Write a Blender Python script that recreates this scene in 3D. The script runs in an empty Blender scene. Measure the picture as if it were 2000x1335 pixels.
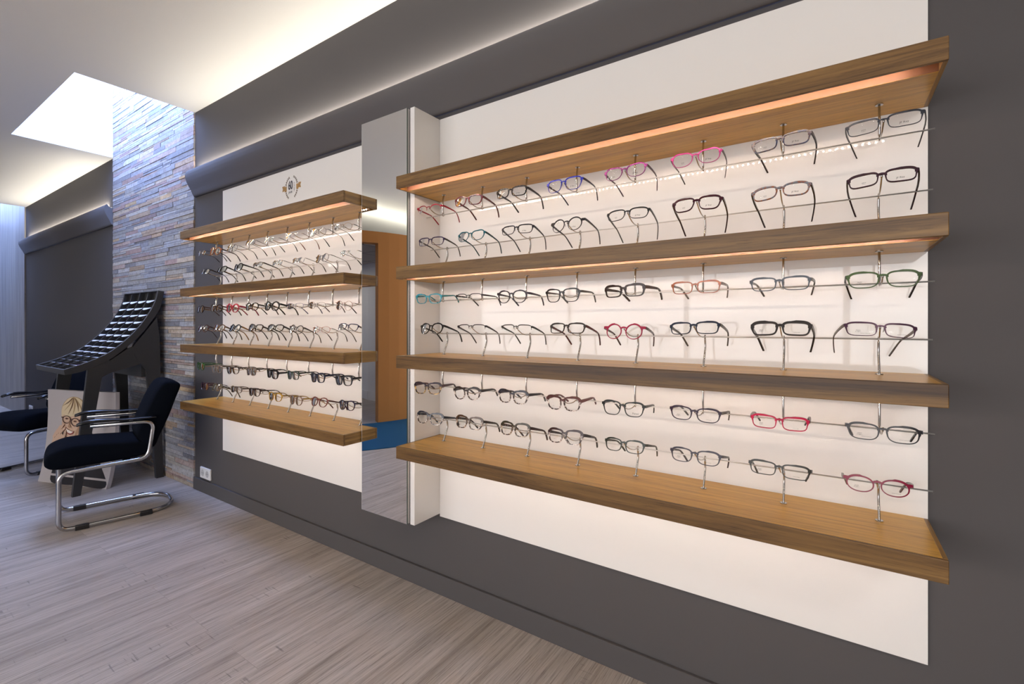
import bpy, bmesh, math, random
from mathutils import Vector, Matrix, Euler
R = math.radians
random.seed(7)
SC = bpy.context.scene
COL = SC.collection

# ---------------------------------------------------------------- camera
cam_d = bpy.data.cameras.new('camera'); cam = bpy.data.objects.new('camera', cam_d); COL.objects.link(cam)
cam.location = (0, -1.5625, 1.2)
cam.rotation_euler = (R(90), 0, R(34.05))
cam_d.sensor_width = 36; cam_d.lens = 36 * 920.58 / 2000
cam_d.shift_y = (634.84 - 667.5) / 2000
cam_d.clip_start = 0.02; cam_d.clip_end = 100
SC.camera = cam

# ---------------------------------------------------------------- view, world, room lights
SC.view_settings.view_transform = 'Standard'; SC.view_settings.look = 'None'
SC.view_settings.exposure = 0.0; SC.view_settings.gamma = 1.0; SC.view_settings.use_curve_mapping = False
w = bpy.data.worlds.new('sky'); SC.world = w; w.use_nodes = True
w.node_tree.nodes['Background'].inputs[0].default_value = (0.34, 0.50, 1.0, 1)
w.node_tree.nodes['Background'].inputs[1].default_value = 27.0
YB_ = -6.2
ZC = 2.767                                            # ceiling height
def area(name, loc, rot, sx, sy, power, color, spread=180, shape='RECTANGLE', portal=False):
    l = bpy.data.lights.new(name, 'AREA'); l.shape = shape; l.size = sx
    if shape == 'RECTANGLE': l.size_y = sy
    l.energy = power; l.color = color; l.spread = R(spread)
    o = bpy.data.objects.new(name, l); COL.objects.link(o); o.location = loc; o.rotation_euler = rot
    if portal: l.cycles.is_portal = True
    return o
SKY_TOP = 3.45
area('skylight_portal', (-4.66, -0.33, SKY_TOP), (0, 0, 0), 1.62, 0.7, 1, (1, 1, 1), portal=True)
area('skylight_portal', (-9.7, -0.33, SKY_TOP), (0, 0, 0), 1.7, 0.7, 1, (1, 1, 1), portal=True)
# long warm LED coves behind the crown mouldings
COVE = (1.0, 0.92, 0.79)
area('cove_light', (-0.68, -0.012, 2.325), (R(180 - 14), 0, 0), 6.3, 0.012, 24, COVE)
area('cove_light', (-7.2, -0.012, 2.325), (R(180 - 14), 0, 0), 3.0, 0.012, 14, COVE)
# added ambient fill lamps in the ceiling, unseen, behind and beside the camera
for (lx, ly, pw) in ((1.7, -2.4, 30), (1.7, -4.4, 30), (-7.8, -2.4, 25)):
    area('ceiling_lamp_light', (lx, ly, ZC - 0.012), (0, 0, 0), 0.42, 0.42, pw, (1.0, 0.93, 0.85), shape='DISK')
area('partition_cove_light', (-5.2, -3.4, 2.42), (R(180), 0, 0), 0.3, 3.0, 14, (1.0, 0.97, 0.84))
area('back_room_light', (-6.6, -3.0, 2.15), (0, 0, 0), 0.5, 0.5, 5, (1.0, 0.93, 0.85))

# ---------------------------------------------------------------- helpers
def new_mesh(name, verts, faces, mat=None, smooth=False):
    me = bpy.data.meshes.new(name); me.from_pydata([tuple(v) for v in verts], [], faces); me.update()
    bm = bmesh.new(); bm.from_mesh(me); bmesh.ops.recalc_face_normals(bm, faces=bm.faces); bm.to_mesh(me); bm.free()
    if smooth:
        for p in me.polygons: p.use_smooth = True
    if mat: me.materials.append(mat)
    return me
def link(name, me, parent=None, **props):
    o = bpy.data.objects.new(name, me); COL.objects.link(o)
    if parent: o.parent = parent
    for k, v in props.items(): o[k] = v
    return o
def empty(name, loc=(0, 0, 0), rot=(0, 0, 0), label=None, category=None, group=None):
    o = bpy.data.objects.new(name, None); COL.objects.link(o); o.location = loc; o.rotation_euler = rot
    o.empty_display_size = 0.02
    if label: o['label'] = label
    if category: o['category'] = category
    if group: o['group'] = group
    return o
class MB:
    """collects simple solids into one mesh"""
    def __init__(s): s.v = []; s.f = []
    def box(s, x0, x1, y0, y1, z0, z1):
        n = len(s.v)
        s.v += [(x0, y0, z0), (x1, y0, z0), (x1, y1, z0), (x0, y1, z0), (x0, y0, z1), (x1, y0, z1), (x1, y1, z1), (x0, y1, z1)]
        s.f += [tuple(n + i for i in q) for q in ((0, 3, 2, 1), (4, 5, 6, 7), (0, 1, 5, 4), (1, 2, 6, 5), (2, 3, 7, 6), (3, 0, 4, 7))]
        return s
    def prism(s, poly, a, b, fn):
        """poly: 2-D outline, extruded from a to b; fn(p, t) -> xyz"""
        n = len(s.v); k = len(poly)
        s.v += [fn(p, a) for p in poly] + [fn(p, b) for p in poly]
        s.f += [tuple(range(n, n + k)), tuple(range(n + 2 * k - 1, n + k - 1, -1))]
        s.f += [(n + i, n + (i + 1) % k, n + k + (i + 1) % k, n + k + i) for i in range(k)]
        return s
    def tube(s, pts, r, seg=8, closed=False, rfn=None):
        pts = [Vector(p) for p in pts]; n0 = len(s.v); m = len(pts); up = None
        for i, p in enumerate(pts):
            a = pts[(i - 1) % m] if (closed or i > 0) else p
            b = pts[(i + 1) % m] if (closed or i < m - 1) else p
            t = (b - a).normalized()
            if up is None:
                up = Vector((0, 0, 1)) if abs(t.z) < 0.9 else Vector((0, 1, 0))
            sd = t.cross(up)
            if sd.length < 1e-6: sd = t.cross(Vector((1, 0, 0)))
            sd.normalize(); up = sd.cross(t).normalized()
            rr = rfn(i / (m - 1)) if rfn else r
            for j in range(seg):
                an = 2 * math.pi * j / seg
                s.v.append(tuple(p + (sd * math.cos(an) + up * math.sin(an)) * rr))
        rng = m if closed else m - 1
        for i in range(rng):
            i2 = (i + 1) % m
            for j in range(seg):
                j2 = (j + 1) % seg
                s.f.append((n0 + i * seg + j, n0 + i * seg + j2, n0 + i2 * seg + j2, n0 + i2 * seg + j))
        if not closed:
            s.f.append(tuple(n0 + j for j in range(seg))); s.f.append(tuple(n0 + (m - 1) * seg + j for j in reversed(range(seg))))
        return s
    def cyl(s, c, r, h, seg=20, r2=None):
        r2 = r if r2 is None else r2; n = len(s.v); c = Vector(c)
        for z, q in ((0, r), (h, r2)):
            s.v += [(c.x + q * math.cos(2 * math.pi * i / seg), c.y + q * math.sin(2 * math.pi * i / seg), c.z + z) for i in range(seg)]
        s.f += [tuple(n + i for i in reversed(range(seg))), tuple(n + seg + i for i in range(seg))]
        s.f += [(n + i, n + (i + 1) % seg, n + seg + (i + 1) % seg, n + seg + i) for i in range(seg)]
        return s
    def mesh(s, name, mat=None, smooth=False): return new_mesh(name, s.v, s.f, mat, smooth)
    def build(s, name, mat, parent=None, smooth=False, bevel=0, **props):
        o = link(name, s.mesh(name, mat, smooth), parent, **props)
        if bevel:
            b = o.modifiers.new('bevel', 'BEVEL'); b.width = bevel; b.segments = 2; b.limit_method = 'ANGLE'; b.angle_limit = R(40)
        return o
def smooth_path(pts, n=8, closed=False):
    """Catmull-Rom through the points"""
    P = [Vector(p) for p in pts]; out = []; m = len(P)
    for i in range(m if closed else m - 1):
        p0 = P[(i - 1) % m] if (closed or i > 0) else P[0]; p1 = P[i]; p2 = P[(i + 1) % m]
        p3 = P[(i + 2) % m] if (closed or i + 2 < m) else P[-1]
        for k in range(n):
            t = k / n
            out.append(0.5 * ((2 * p1) + (p2 - p0) * t + (2 * p0 - 5 * p1 + 4 * p2 - p3) * t * t + (3 * p1 - p0 - 3 * p2 + p3) * t ** 3))
    if not closed: out.append(P[-1])
    return out
def fillet_path(pts, r, n=6):
    """polyline with rounded corners"""
    P = [Vector(p) for p in pts]; out = [P[0]]
    for i in range(1, len(P) - 1):
        a = (P[i - 1] - P[i]); b = (P[i + 1] - P[i]); rr = min(r, a.length * .49, b.length * .49)
        s, e = P[i] + a.normalized() * rr, P[i] + b.normalized() * rr
        for k in range(n + 1):
            t = k / n; out.append(s.lerp(P[i], t).lerp(P[i].lerp(e, t), t))
    out.append(P[-1]); return out

# ---------------------------------------------------------------- materials
def srgb(c):
    return tuple((x / 255 / 12.92 if x / 255 <= 0.04045 else ((x / 255 + 0.055) / 1.055) ** 2.4) for x in c)
def mat(name, col, rough=0.5, metal=0.0, spec=0.5, coat=0.0, bump=None, lin=False):
    m = bpy.data.materials.new(name); m.use_nodes = True; b = m.node_tree.nodes['Principled BSDF']
    c = col if lin else srgb(col)
    b.inputs['Base Color'].default_value = (*c, 1); b.inputs['Roughness'].default_value = rough
    b.inputs['Metallic'].default_value = metal; b.inputs['Specular IOR Level'].default_value = spec
    b.inputs['Coat Weight'].default_value = coat; b.inputs['Coat Roughness'].default_value = 0.08
    if bump: add_bump(m, *bump)
    return m
def N(m, t, **kw):
    n = m.node_tree.nodes.new(t)
    for k, v in kw.items(): setattr(n, k, v)
    return n
def L(m, a, b): m.node_tree.links.new(a, b)
def coords(m, scale=(1, 1, 1), rot=(0, 0, 0), obj=True, world=False):
    if world:
        tc = N(m, 'ShaderNodeNewGeometry'); out = tc.outputs['Position']
    else:
        tc = N(m, 'ShaderNodeTexCoord'); out = tc.outputs['Object']
    mp = N(m, 'ShaderNodeMapping'); mp.inputs['Scale'].default_value = scale; mp.inputs['Rotation'].default_value = rot
    L(m, out, mp.inputs['Vector']); return mp.outputs[0]
def noise(m, vec, scale, detail=6, rough=0.6, dist=0.0):
    n = N(m, 'ShaderNodeTexNoise'); n.inputs['Scale'].default_value = scale; n.inputs['Detail'].default_value = detail
    n.inputs['Roughness'].default_value = rough; n.inputs['Distortion'].default_value = dist
    L(m, vec, n.inputs['Vector']); return n.outputs['Fac']
def ramp(m, fac, stops):
    r = N(m, 'ShaderNodeValToRGB'); e = r.color_ramp.elements
    while len(e) < len(stops): e.new(0.5)
    for el, (p, c) in zip(e, stops): el.position = p; el.color = (*c, 1) if len(c) == 3 else c
    L(m, fac, r.inputs[0]); return r.outputs[0]
def mix(m, a, b, fac, mode='MIX'):
    x = N(m, 'ShaderNodeMix', data_type='RGBA', blend_type=mode)
    for s, v in ((x.inputs[6], a), (x.inputs[7], b), (x.inputs[0], fac)):
        if hasattr(v, 'is_linked') or hasattr(v, 'links'): L(m, v, s)
        elif isinstance(v, (int, float)): s.default_value = v
        else: s.default_value = (*v, 1)
    return x.outputs[2]
def add_bump(m, scale, strength, dist=0.001, vec=None):
    b = m.node_tree.nodes['Principled BSDF']
    f = noise(m, vec or coords(m), scale, 4)
    bp = N(m, 'ShaderNodeBump'); bp.inputs['Strength'].default_value = strength; bp.inputs['Distance'].default_value = dist
    L(m, f, bp.inputs['Height']); L(m, bp.outputs[0], b.inputs['Normal'])
def bumpfrom(m, fac, strength, dist):
    b = m.node_tree.nodes['Principled BSDF']
    bp = N(m, 'ShaderNodeBump'); bp.inputs['Strength'].default_value = strength; bp.inputs['Distance'].default_value = dist
    L(m, fac, bp.inputs['Height']); L(m, bp.outputs[0], b.inputs['Normal'])

M = {}
M['wall'] = mat('dark_grey_paint', (0.090, 0.084, 0.086), 0.85, spec=0.15, lin=True, bump=(300, 0.10, 0.0006))
M['mould'] = mat('moulding_paint', (0.115, 0.107, 0.109), 0.75, spec=0.2, lin=True)
M['ceiling'] = mat('white_ceiling', (0.78, 0.77, 0.745), 0.9, spec=0.2, lin=True, bump=(160, 0.35, 0.0012))
M['shaft'] = mat('shaft_plaster', (0.52, 0.47, 0.42), 0.7, lin=True)
M['white'] = mat('white_paint', (0.80, 0.80, 0.80), 0.6, lin=True)
M['gloss'] = mat('white_gloss_panel', (0.775, 0.755, 0.735), 0.025, spec=0.5, lin=True)
M['steel'] = mat('brushed_steel', (0.66, 0.64, 0.62), 0.30, metal=0.75, lin=True)
M['post'] = mat('polished_post', (0.50, 0.48, 0.46), 0.22, metal=1.0, lin=True)
M['chrome'] = mat('chrome_tube', (0.50, 0.50, 0.52), 0.20, metal=1.0, lin=True)
M['hinge'] = mat('hinge_metal', (0.30, 0.29, 0.28), 0.4, metal=0.8, lin=True)
M['mirror'] = mat('mirror_silver', (0.93, 0.94, 0.93), 0.004, metal=1.0, lin=True)
M['edge_green'] = mat('mirror_edge', (0.06, 0.10, 0.085), 0.15, lin=True)
M['orange'] = mat('orange_wall', (0.47, 0.200, 0.055), 0.7, spec=0.3, lin=True, bump=(180, 0.2, 0.0008))
M['black'] = mat('black_plastic', (0.012, 0.012, 0.014), 0.35, lin=True)
M['socket'] = mat('socket_plastic', (0.82, 0.81, 0.80), 0.3, lin=True)
M['socket_in'] = mat('socket_recess', (0.55, 0.54, 0.54), 0.4, lin=True)
M['cushion'] = mat('navy_cushion', (0.0022, 0.0034, 0.0070), 0.97, spec=0.08, lin=True, bump=(700, 0.5, 0.0008))
M['armpad'] = mat('black_armpad', (0.008, 0.008, 0.010), 0.22, lin=True)
M['rack'] = mat('rack_lacquer', (0.030, 0.029, 0.030), 0.42, lin=True)
M['tray'] = mat('tray_divider', (0.70, 0.70, 0.73), 0.6, lin=True)
M['text'] = mat('printed_text', (0.02, 0.018, 0.02), 0.5, lin=True)
M['carpet'] = mat('blue_carpet', (0.012, 0.075, 0.165), 0.95, spec=0.1, lin=True, bump=(500, 0.6, 0.002))
M['rust'] = mat('screw_plate', (0.4, 0.4, 0.4), 0.3, metal=1, lin=True)

def wood(name, dark, mid, light, along='x', rough=0.38, scale=1.0, vary=1.0):
    m = bpy.data.materials.new(name); m.use_nodes = True; b = m.node_tree.nodes['Principled BSDF']
    sc = {'x': (1.1, 26, 26), 'y': (26, 1.1, 26)}[along]
    v = coords(m, tuple(s * scale for s in sc), world=True)
    fine = noise(m, v, 3.2, 8, 0.72, 0.5)
    v2 = coords(m, tuple(s * scale * 0.22 for s in sc), world=True)
    broad = noise(m, v2, 2.2, 4, 0.55, 1.2)
    c1 = ramp(m, broad, [(0.30, dark), (0.50, mid), (0.72, light)])
    c2 = ramp(m, fine, [(0.36, (0.50, 0.46, 0.42)), (0.50, (0.92, 0.92, 0.92)), (0.66, (1.12, 1.12, 1.10))])
    col = mix(m, c1, c2, vary, 'MULTIPLY')
    v3 = coords(m, tuple(s * scale * 2.4 for s in sc), world=True)
    pores = ramp(m, noise(m, v3, 5.0, 3, 0.6), [(0.33, (0.45, 0.40, 0.36)), (0.40, (1, 1, 1))])
    col = mix(m, col, pores, 0.55, 'MULTIPLY')
    L(m, col, b.inputs['Base Color']); b.inputs['Roughness'].default_value = rough
    b.inputs['Specular IOR Level'].default_value = 0.4
    bumpfrom(m, fine, 0.12, 0.0008)
    return m
M['walnut'] = wood('walnut_front', (0.075, 0.034, 0.009), (0.178, 0.092, 0.026), (0.255, 0.140, 0.044))
M['walnut_end'] = wood('walnut_end', (0.14, 0.066, 0.015), (0.29, 0.155, 0.040), (0.37, 0.21, 0.060), along='y')
M['board'] = wood('oiled_board', (0.46, 0.225, 0.028), (0.63, 0.335, 0.046), (0.72, 0.41, 0.070), rough=0.33, vary=0.55)
M['channel'] = mat('copper_channel', (0.22, 0.095, 0.050), 0.5, lin=True, bump=(220, 0.3, 0.001))

def floor_mat():
    m = bpy.data.materials.new('oak_planks'); m.use_nodes = True; b = m.node_tree.nodes['Principled BSDF']
    v0 = coords(m, (1, 1, 1), (0, 0, R(90)), world=True)
    br = N(m, 'ShaderNodeTexBrick'); br.offset = 0.43; br.offset_frequency = 2
    br.inputs['Scale'].default_value = 1.0; br.inputs['Brick Width'].default_value = 1.22; br.inputs['Row Height'].default_value = 0.184
    br.inputs['Mortar Size'].default_value = 0.0007; br.inputs['Mortar Smooth'].default_value = 0.2; br.inputs['Bias'].default_value = 0
    br.inputs['Color1'].default_value = (0, 0, 0, 1); br.inputs['Color2'].default_value = (1, 1, 1, 1); br.inputs['Mortar'].default_value = (0.5, 0.5, 0.5, 1)
    L(m, v0, br.inputs['Vector'])
    # grain runs along y; each plank shifts its grain
    geo = N(m, 'ShaderNodeNewGeometry'); sh = N(m, 'ShaderNodeVectorMath', operation='MULTIPLY_ADD')
    L(m, br.outputs['Color'], sh.inputs[0]); sh.inputs[1].default_value = (3.1, 17.0, 5.0); L(m, geo.outputs['Position'], sh.inputs[2])
    def mp(s):
        q = N(m, 'ShaderNodeMapping'); q.inputs['Scale'].default_value = s; L(m, sh.outputs[0], q.inputs['Vector']); return q.outputs[0]
    fine = noise(m, mp((150, 3.2, 1)), 1.5, 9, 0.78, 0.35)
    streak = noise(m, mp((20, 0.55, 1)), 1.3, 5, 0.62, 0.8)
    broad = noise(m, mp((5, 0.5, 1)), 1.2, 3, 0.5, 0.6)
    c = ramp(m, streak, [(0.24, (0.28, 0.245, 0.215)), (0.44, (0.43, 0.385, 0.350)), (0.62, (0.51, 0.465, 0.43)), (0.8, (0.57, 0.525, 0.49))])
    c = mix(m, c, ramp(m, fine, [(0.36, (0.36, 0.33, 0.31)), (0.46, (0.86, 0.85, 0.84)), (0.60, (1.12, 1.12, 1.12))]), 0.9, 'MULTIPLY')
    c = mix(m, c, ramp(m, broad, [(0.3, (0.86, 0.85, 0.84)), (0.7, (1.08, 1.08, 1.08))]), 0.8, 'MULTIPLY')
    tone = ramp(m, br.outputs['Color'], [(0.0, (0.97, 0.965, 0.96)), (1.0, (1.03, 1.03, 1.035))])
    c = mix(m, c, tone, 1.0, 'MULTIPLY')
    # short cross saw marks
    vm = mp((7, 95, 1)); saw = noise(m, vm, 1.0, 2, 0.5); patch = noise(m, mp((9, 3.2, 1)), 1.0, 2, 0.5)
    sr = ramp(m, saw, [(0.62, (0, 0, 0)), (0.68, (1, 1, 1))]); pr_ = ramp(m, patch, [(0.60, (0, 0, 0)), (0.66, (1, 1, 1))])
    mm = mix(m, sr, pr_, 1.0, 'MULTIPLY')
    c = mix(m, c, (0.10, 0.085, 0.075), mix(m, (0, 0, 0), mm, 0.55))
    joint = ramp(m, br.outputs['Fac'], [(0.0, (1, 1, 1)), (1.0, (0.74, 0.72, 0.70))])
    c = mix(m, c, joint, 1.0, 'MULTIPLY')
    L(m, c, b.inputs['Base Color']); b.inputs['Roughness'].default_value = 0.42; b.inputs['Specular IOR Level'].default_value = 0.4
    bumpfrom(m, fine, 0.18, 0.0008)
    return m
M['floor'] = floor_mat()

def stone_mat():
    m = bpy.data.materials.new('split_slate'); m.use_nodes = True; b = m.node_tree.nodes['Principled BSDF']
    a = N(m, 'ShaderNodeVertexColor'); a.layer_name = 'stone'
    v = coords(m, (1, 1, 1), world=True)
    n1 = noise(m, v, 45, 8, 0.7, 0.6); n2 = noise(m, coords(m, (1, 1, 2.2), world=True), 12, 5, 0.6, 1.0)
    c = mix(m, a.outputs['Color'], ramp(m, n1, [(0.3, (0.55, 0.54, 0.55)), (0.5, (1, 1, 1)), (0.7, (1.35, 1.33, 1.3))]), 0.85, 'MULTIPLY')
    c = mix(m, c, ramp(m, n2, [(0.35, (0.75, 0.66, 0.58)), (0.6, (1.05, 1.06, 1.1))]), 0.6, 'MULTIPLY')
    L(m, c, b.inputs['Base Color']); b.inputs['Roughness'].default_value = 0.62
    bumpfrom(m, n1, 0.45, 0.004)
    return m
M['stone'] = stone_mat()
M['backing'] = mat('stone_backing', (0.03, 0.03, 0.03), 0.9, lin=True)

def boards_mat():
    m = bpy.data.materials.new('grey_boards'); m.use_nodes = True; b = m.node_tree.nodes['Principled BSDF']
    n = noise(m, coords(m, (22, 1, 0.5), world=True), 1.6, 7, 0.65, 0.4)
    c = ramp(m, n, [(0.30, (0.13, 0.125, 0.125)), (0.50, (0.27, 0.26, 0.255)), (0.68, (0.42, 0.40, 0.39))])
    L(m, c, b.inputs['Base Color']); b.inputs['Roughness'].default_value = 0.5
    bumpfrom(m, n, 0.3, 0.002)
    return m
M['boards'] = boards_mat()

def emis(name, col, strength):
    m = bpy.data.materials.new(name); m.use_nodes = True; nt = m.node_tree
    b = nt.nodes['Principled BSDF']; b.inputs['Base Color'].default_value = (0.8, 0.8, 0.8, 1)
    b.inputs['Emission Color'].default_value = (*col, 1); b.inputs['Emission Strength'].default_value = strength
    return m
M['led'] = emis('led_diodes', (1.0, 0.82, 0.68), 260)
M['led_tape'] = mat('led_tape', (0.75, 0.72, 0.68), 0.5, lin=True)
M['cove_tape'] = emis('cove_tape', COVE, 6)
M['daylight'] = emis('daylit_blind', (0.98, 0.98, 1.0), 4.3)  # glow of the made-up pane that fills from behind the camera
M['lamp_glass'] = emis('lamp_glass', (1, 0.93, 0.85), 4)

def lens_mat():
    m = bpy.data.materials.new('demo_lens'); m.use_nodes = True; nt = m.node_tree
    nt.nodes.remove(nt.nodes['Principled BSDF']); out = nt.nodes['Material Output']
    t = N(m, 'ShaderNodeBsdfTransparent'); t.inputs[0].default_value = (0.975, 0.975, 0.97, 1)
    g = N(m, 'ShaderNodeBsdfGlossy'); g.inputs['Roughness'].default_value = 0.02
    f = N(m, 'ShaderNodeFresnel'); f.inputs[0].default_value = 1.20
    x = N(m, 'ShaderNodeMixShader'); L(m, f.outputs[0], x.inputs[0]); L(m, t.outputs[0], x.inputs[1]); L(m, g.outputs[0], x.inputs[2])
    L(m, x.outputs[0], out.inputs[0]); return m
M['lens'] = lens_mat()
M['clear'] = mat('clear_silicone', (0.75, 0.73, 0.70), 0.2, lin=True)

_fm = {}
def frame_mat(c, metal=False):
    """c: one colour (r,g,b) or ('two', top, bottom) or ('tort', a, b)"""
    key = (c, metal)
    if key in _fm: return _fm[key]
    if isinstance(c[0], str):
        m = bpy.data.materials.new('acetate'); m.use_nodes = True; b = m.node_tree.nodes['Principled BSDF']
        v = coords(m, (1, 1, 1)); n = noise(m, coords(m, (1, 1, 1.2)), 95, 3, 0.5, 0.8)
        A, B_ = tuple(q * .5 for q in srgb(c[1])), srgb(c[2])
        if c[0] == 'tort':
            col = ramp(m, n, [(0.42, A), (0.58, B_)])
        else:
            s = N(m, 'ShaderNodeSeparateXYZ'); L(m, v, s.inputs[0])
            mr = N(m, 'ShaderNodeMapRange'); L(m, s.outputs[2], mr.inputs[0])
            mr.inputs[1].default_value = -0.007; mr.inputs[2].default_value = -0.013
            low = ramp(m, n, [(0.46, srgb((52, 34, 30))), (0.56, B_)])
            x = N(m, 'ShaderNodeMix', data_type='RGBA'); L(m, mr.outputs[0], x.inputs[0]); x.inputs[6].default_value = (*A, 1); L(m, low, x.inputs[7]); col = x.outputs[2]
        L(m, col, b.inputs['Base Color']); b.inputs['Roughness'].default_value = 0.22
    else:
        m = mat('frame_finish', tuple(q * (.62 if max(c) > 120 else .45) for q in srgb(c)), 0.30 if metal else 0.25, metal=0.3 if metal else 0.0, spec=0.3, lin=True)
    _fm[key] = m; return m
# ================================================================ the room
XS0, XS1 = -5.565, -3.885                  # stone pilaster and the skylight over it
XW = -8.855                                # where the grey wall ends and the boards begin
YW = 0.010
XL_, XR_, YB = -10.9, 2.6, -6.2
def struct(mb, name, m, **k): return mb.build(name, m, kind='structure', **k)
struct(MB().box(XL_ - .1, XR_ + .1, YB - .1, YW + .1, -0.08, 0.0), 'floor', M['floor'])
c = MB()
c.box(XL_ - .1, XR_ + .1, YB - .1, -0.66, ZC, ZC + .06)
c.box(XS1 - 0.0, XR_ + .1, -0.66, YW + .1, ZC, ZC + .06)
c.box(XW, XS0, -0.66, YW + .1, ZC, ZC + .06)
c.box(XL_ - .1, -10.55, -0.66, YW + .1, ZC, ZC + .06)
struct(c, 'ceiling', M['ceiling'])
# light shafts of the two skylights
for i, (x0, x1) in enumerate(((XS0, XS1), (-10.55, XW))):
    s = MB(); t = 0.03
    s.box(x0 - t, x0, -0.66, YW, ZC + .06, SKY_TOP).box(x1, x1 + t, -0.66, YW, ZC + .06, SKY_TOP)
    s.box(x0 - t, x1 + t, -0.66 - t, -0.66, ZC + .06, SKY_TOP).box(x0 - t, x1 + t, YW + .1, YW + .13, ZC + .06, SKY_TOP)
    struct(s, 'window_%d' % (i + 1), M['shaft'], label='white skylight shaft opening in the ceiling')
wl = MB(); wl.box(XS1 + .0, XR_ + .1, YW, YW + .1, 0, ZC); wl.box(XW, XS0, YW, YW + .1, 0, ZC)
struct(wl, 'wall_back', M['wall'])
struct(MB().box(XS0, XS1, YW + .005, YW + .1, 0, SKY_TOP), 'wall_pilaster', M['backing'])
struct(MB().box(XL_ - .1, XW, -0.004, YW + .1, 0, SKY_TOP), 'wall_boards', M['boards'])
struct(MB().box(XL_ - .1, XL_, YB, -0.004, 0, ZC), 'wall_left', M['white'])
struct(MB().box(XR_, XR_ + .1, YB, YW, 0, ZC), 'wall_right', M['wall'])
s = MB(); s.box(XL_, -6.1, YB - .1, YB, 0, ZC).box(2.3, XR_, YB - .1, YB, 0, ZC).box(-6.1, 2.3, YB - .1, YB, 0, .4).box(-6.1, 2.3, YB - .1, YB, 2.5, ZC)
struct(s, 'wall_front', M['white'])
s = MB()
for k in range(5): s.box(-6.1 + k * 2.08, -6.02 + k * 2.08, YB - .06, YB, .4, 2.5)
struct(s.box(-6.1, 2.3, YB - .06, YB, .4, .46).box(-6.1, 2.3, YB - .06, YB, 2.44, 2.5), 'window_3', M['white'], label='shopfront window behind the camera')  # invented frame to carry the glowing fill pane
struct(MB().box(-6.1, 2.3, YB - .08, YB - .06, .4, 2.5), 'window_4', M['daylight'], label='daylit blinds of the shopfront window')  # invented emissive pane, gives the displays soft frontal light
for i, (x0, x1) in enumerate(((XS1 + .001, XR_), (XW + .002, XS0 - .001))):
    struct(MB().box(x0, x1, -0.004, YW - .0003, 0.0004, 0.088), 'baseboard_%s' % ('right', 'left')[i], M['wall'], bevel=0.002)

# stone cladding: stacked strips of split slate, one mesh
def stone_cladding():
    rnd = random.Random(11); v = []; f = []; cols = []
    pal = [(0.30, 0.31, 0.34), (0.26, 0.27, 0.30), (0.36, 0.36, 0.37), (0.22, 0.225, 0.25), (0.34, 0.27, 0.245), (0.42, 0.36, 0.29),
           (0.38, 0.29, 0.21), (0.46, 0.34, 0.20), (0.29, 0.235, 0.24), (0.33, 0.33, 0.33), (0.40, 0.38, 0.35), (0.30, 0.215, 0.195)]
    wts = [7, 6, 5, 4, 3, 3, 2, 1.2, 3, 5, 4, 2]
    z = 0.0
    while z < SKY_TOP - .01:
        h = rnd.choice((0.014, 0.019, 0.024, 0.030, 0.038)); h = min(h, SKY_TOP - z); x = XS0
        while x < XS1 - 1e-4:
            l = rnd.uniform(0.12, 0.52)
            if XS1 - (x + l) < 0.08: l = XS1 - x
            if rnd.random() < 0.25 and h > 0.034: subs = ((0, h * .48), (h * .48, h))
            else: subs = ((0, h),)
            for (a, b) in subs:
                d = rnd.uniform(0.000, 0.0045); n = len(v); g = 0.0011
                x0, x1, z0, z1 = x + g, x + l - g, z + a + g, z + b - g
                x0 = max(x0, XS0 + .001); x1 = min(x1, XS1)
                dd = [d + rnd.uniform(-.0009, .0009) for _ in range(4)]
                yf = [0.003 - q for q in dd]
                v += [(x0, yf[0], z0), (x1, yf[1], z0), (x1, yf[2], z1), (x0, yf[3], z1),
                      (x0, YW + .004, z0), (x1, YW + .004, z0), (x1, YW + .004, z1), (x0, YW + .004, z1)]
                f += [(n, n + 1, n + 2, n + 3), (n, n + 4, n + 5, n + 1), (n + 1, n + 5, n + 6, n + 2), (n + 2, n + 6, n + 7, n + 3), (n + 3, n + 7, n + 4, n)]
                cc = rnd.choices(pal, wts)[0]; k = rnd.uniform(0.85, 1.3); cols += [tuple(q * k for q in cc)] * 5
            x += l
        z += h
    me = bpy.data.meshes.new('stone_cladding'); me.from_pydata(v, [], f); me.update()
    at = me.color_attributes.new('stone', 'FLOAT_COLOR', 'CORNER'); i = 0
    for p in me.polygons:
        for _ in p.loop_indices: at.data[i].color = (*cols[p.index], 1); i += 1
    me.materials.append(M['stone'])
    return link('stone_cladding', me, kind='structure', label='strip of stacked split slate rising into the skylight')
o = stone_cladding(); o.name = 'trim_1'

# crown mouldings with the LED cove behind them
PROF = [(YW - .0005, 2.139), (-.003, 2.140), (-.009, 2.148), (-.015, 2.159), (-.024, 2.182), (-.040, 2.210), (-.053, 2.238), (-.0605, 2.262), (-.063, 2.285),
        (-.059, 2.304), (-.050, 2.318), (-.042, 2.324), (-.038, 2.321), (-.030, 2.309), (-.018, 2.300), (YW - .0005, 2.298)]
for i, (x0, x1) in enumerate(((XS1 + .016, XR_), (XW + .005, XS0 - .004))):
    o = MB().prism(PROF, x0, x1, lambda p, t: (t, p[0], p[1])).build('trim_%d' % (i + 2), M['mould'], kind='structure', smooth=False,
              label=('grey crown moulding above the displays, lit from behind', 'grey crown moulding beyond the stone pilaster, lit from behind')[i])
    for p in o.data.polygons: p.use_smooth = abs(p.normal.x) < .5
    MB().box(x0 + .02, x1 - .02, -0.010, 0.002, 2.3012, 2.304).build('led_tape', M['cove_tape'], o)

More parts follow.
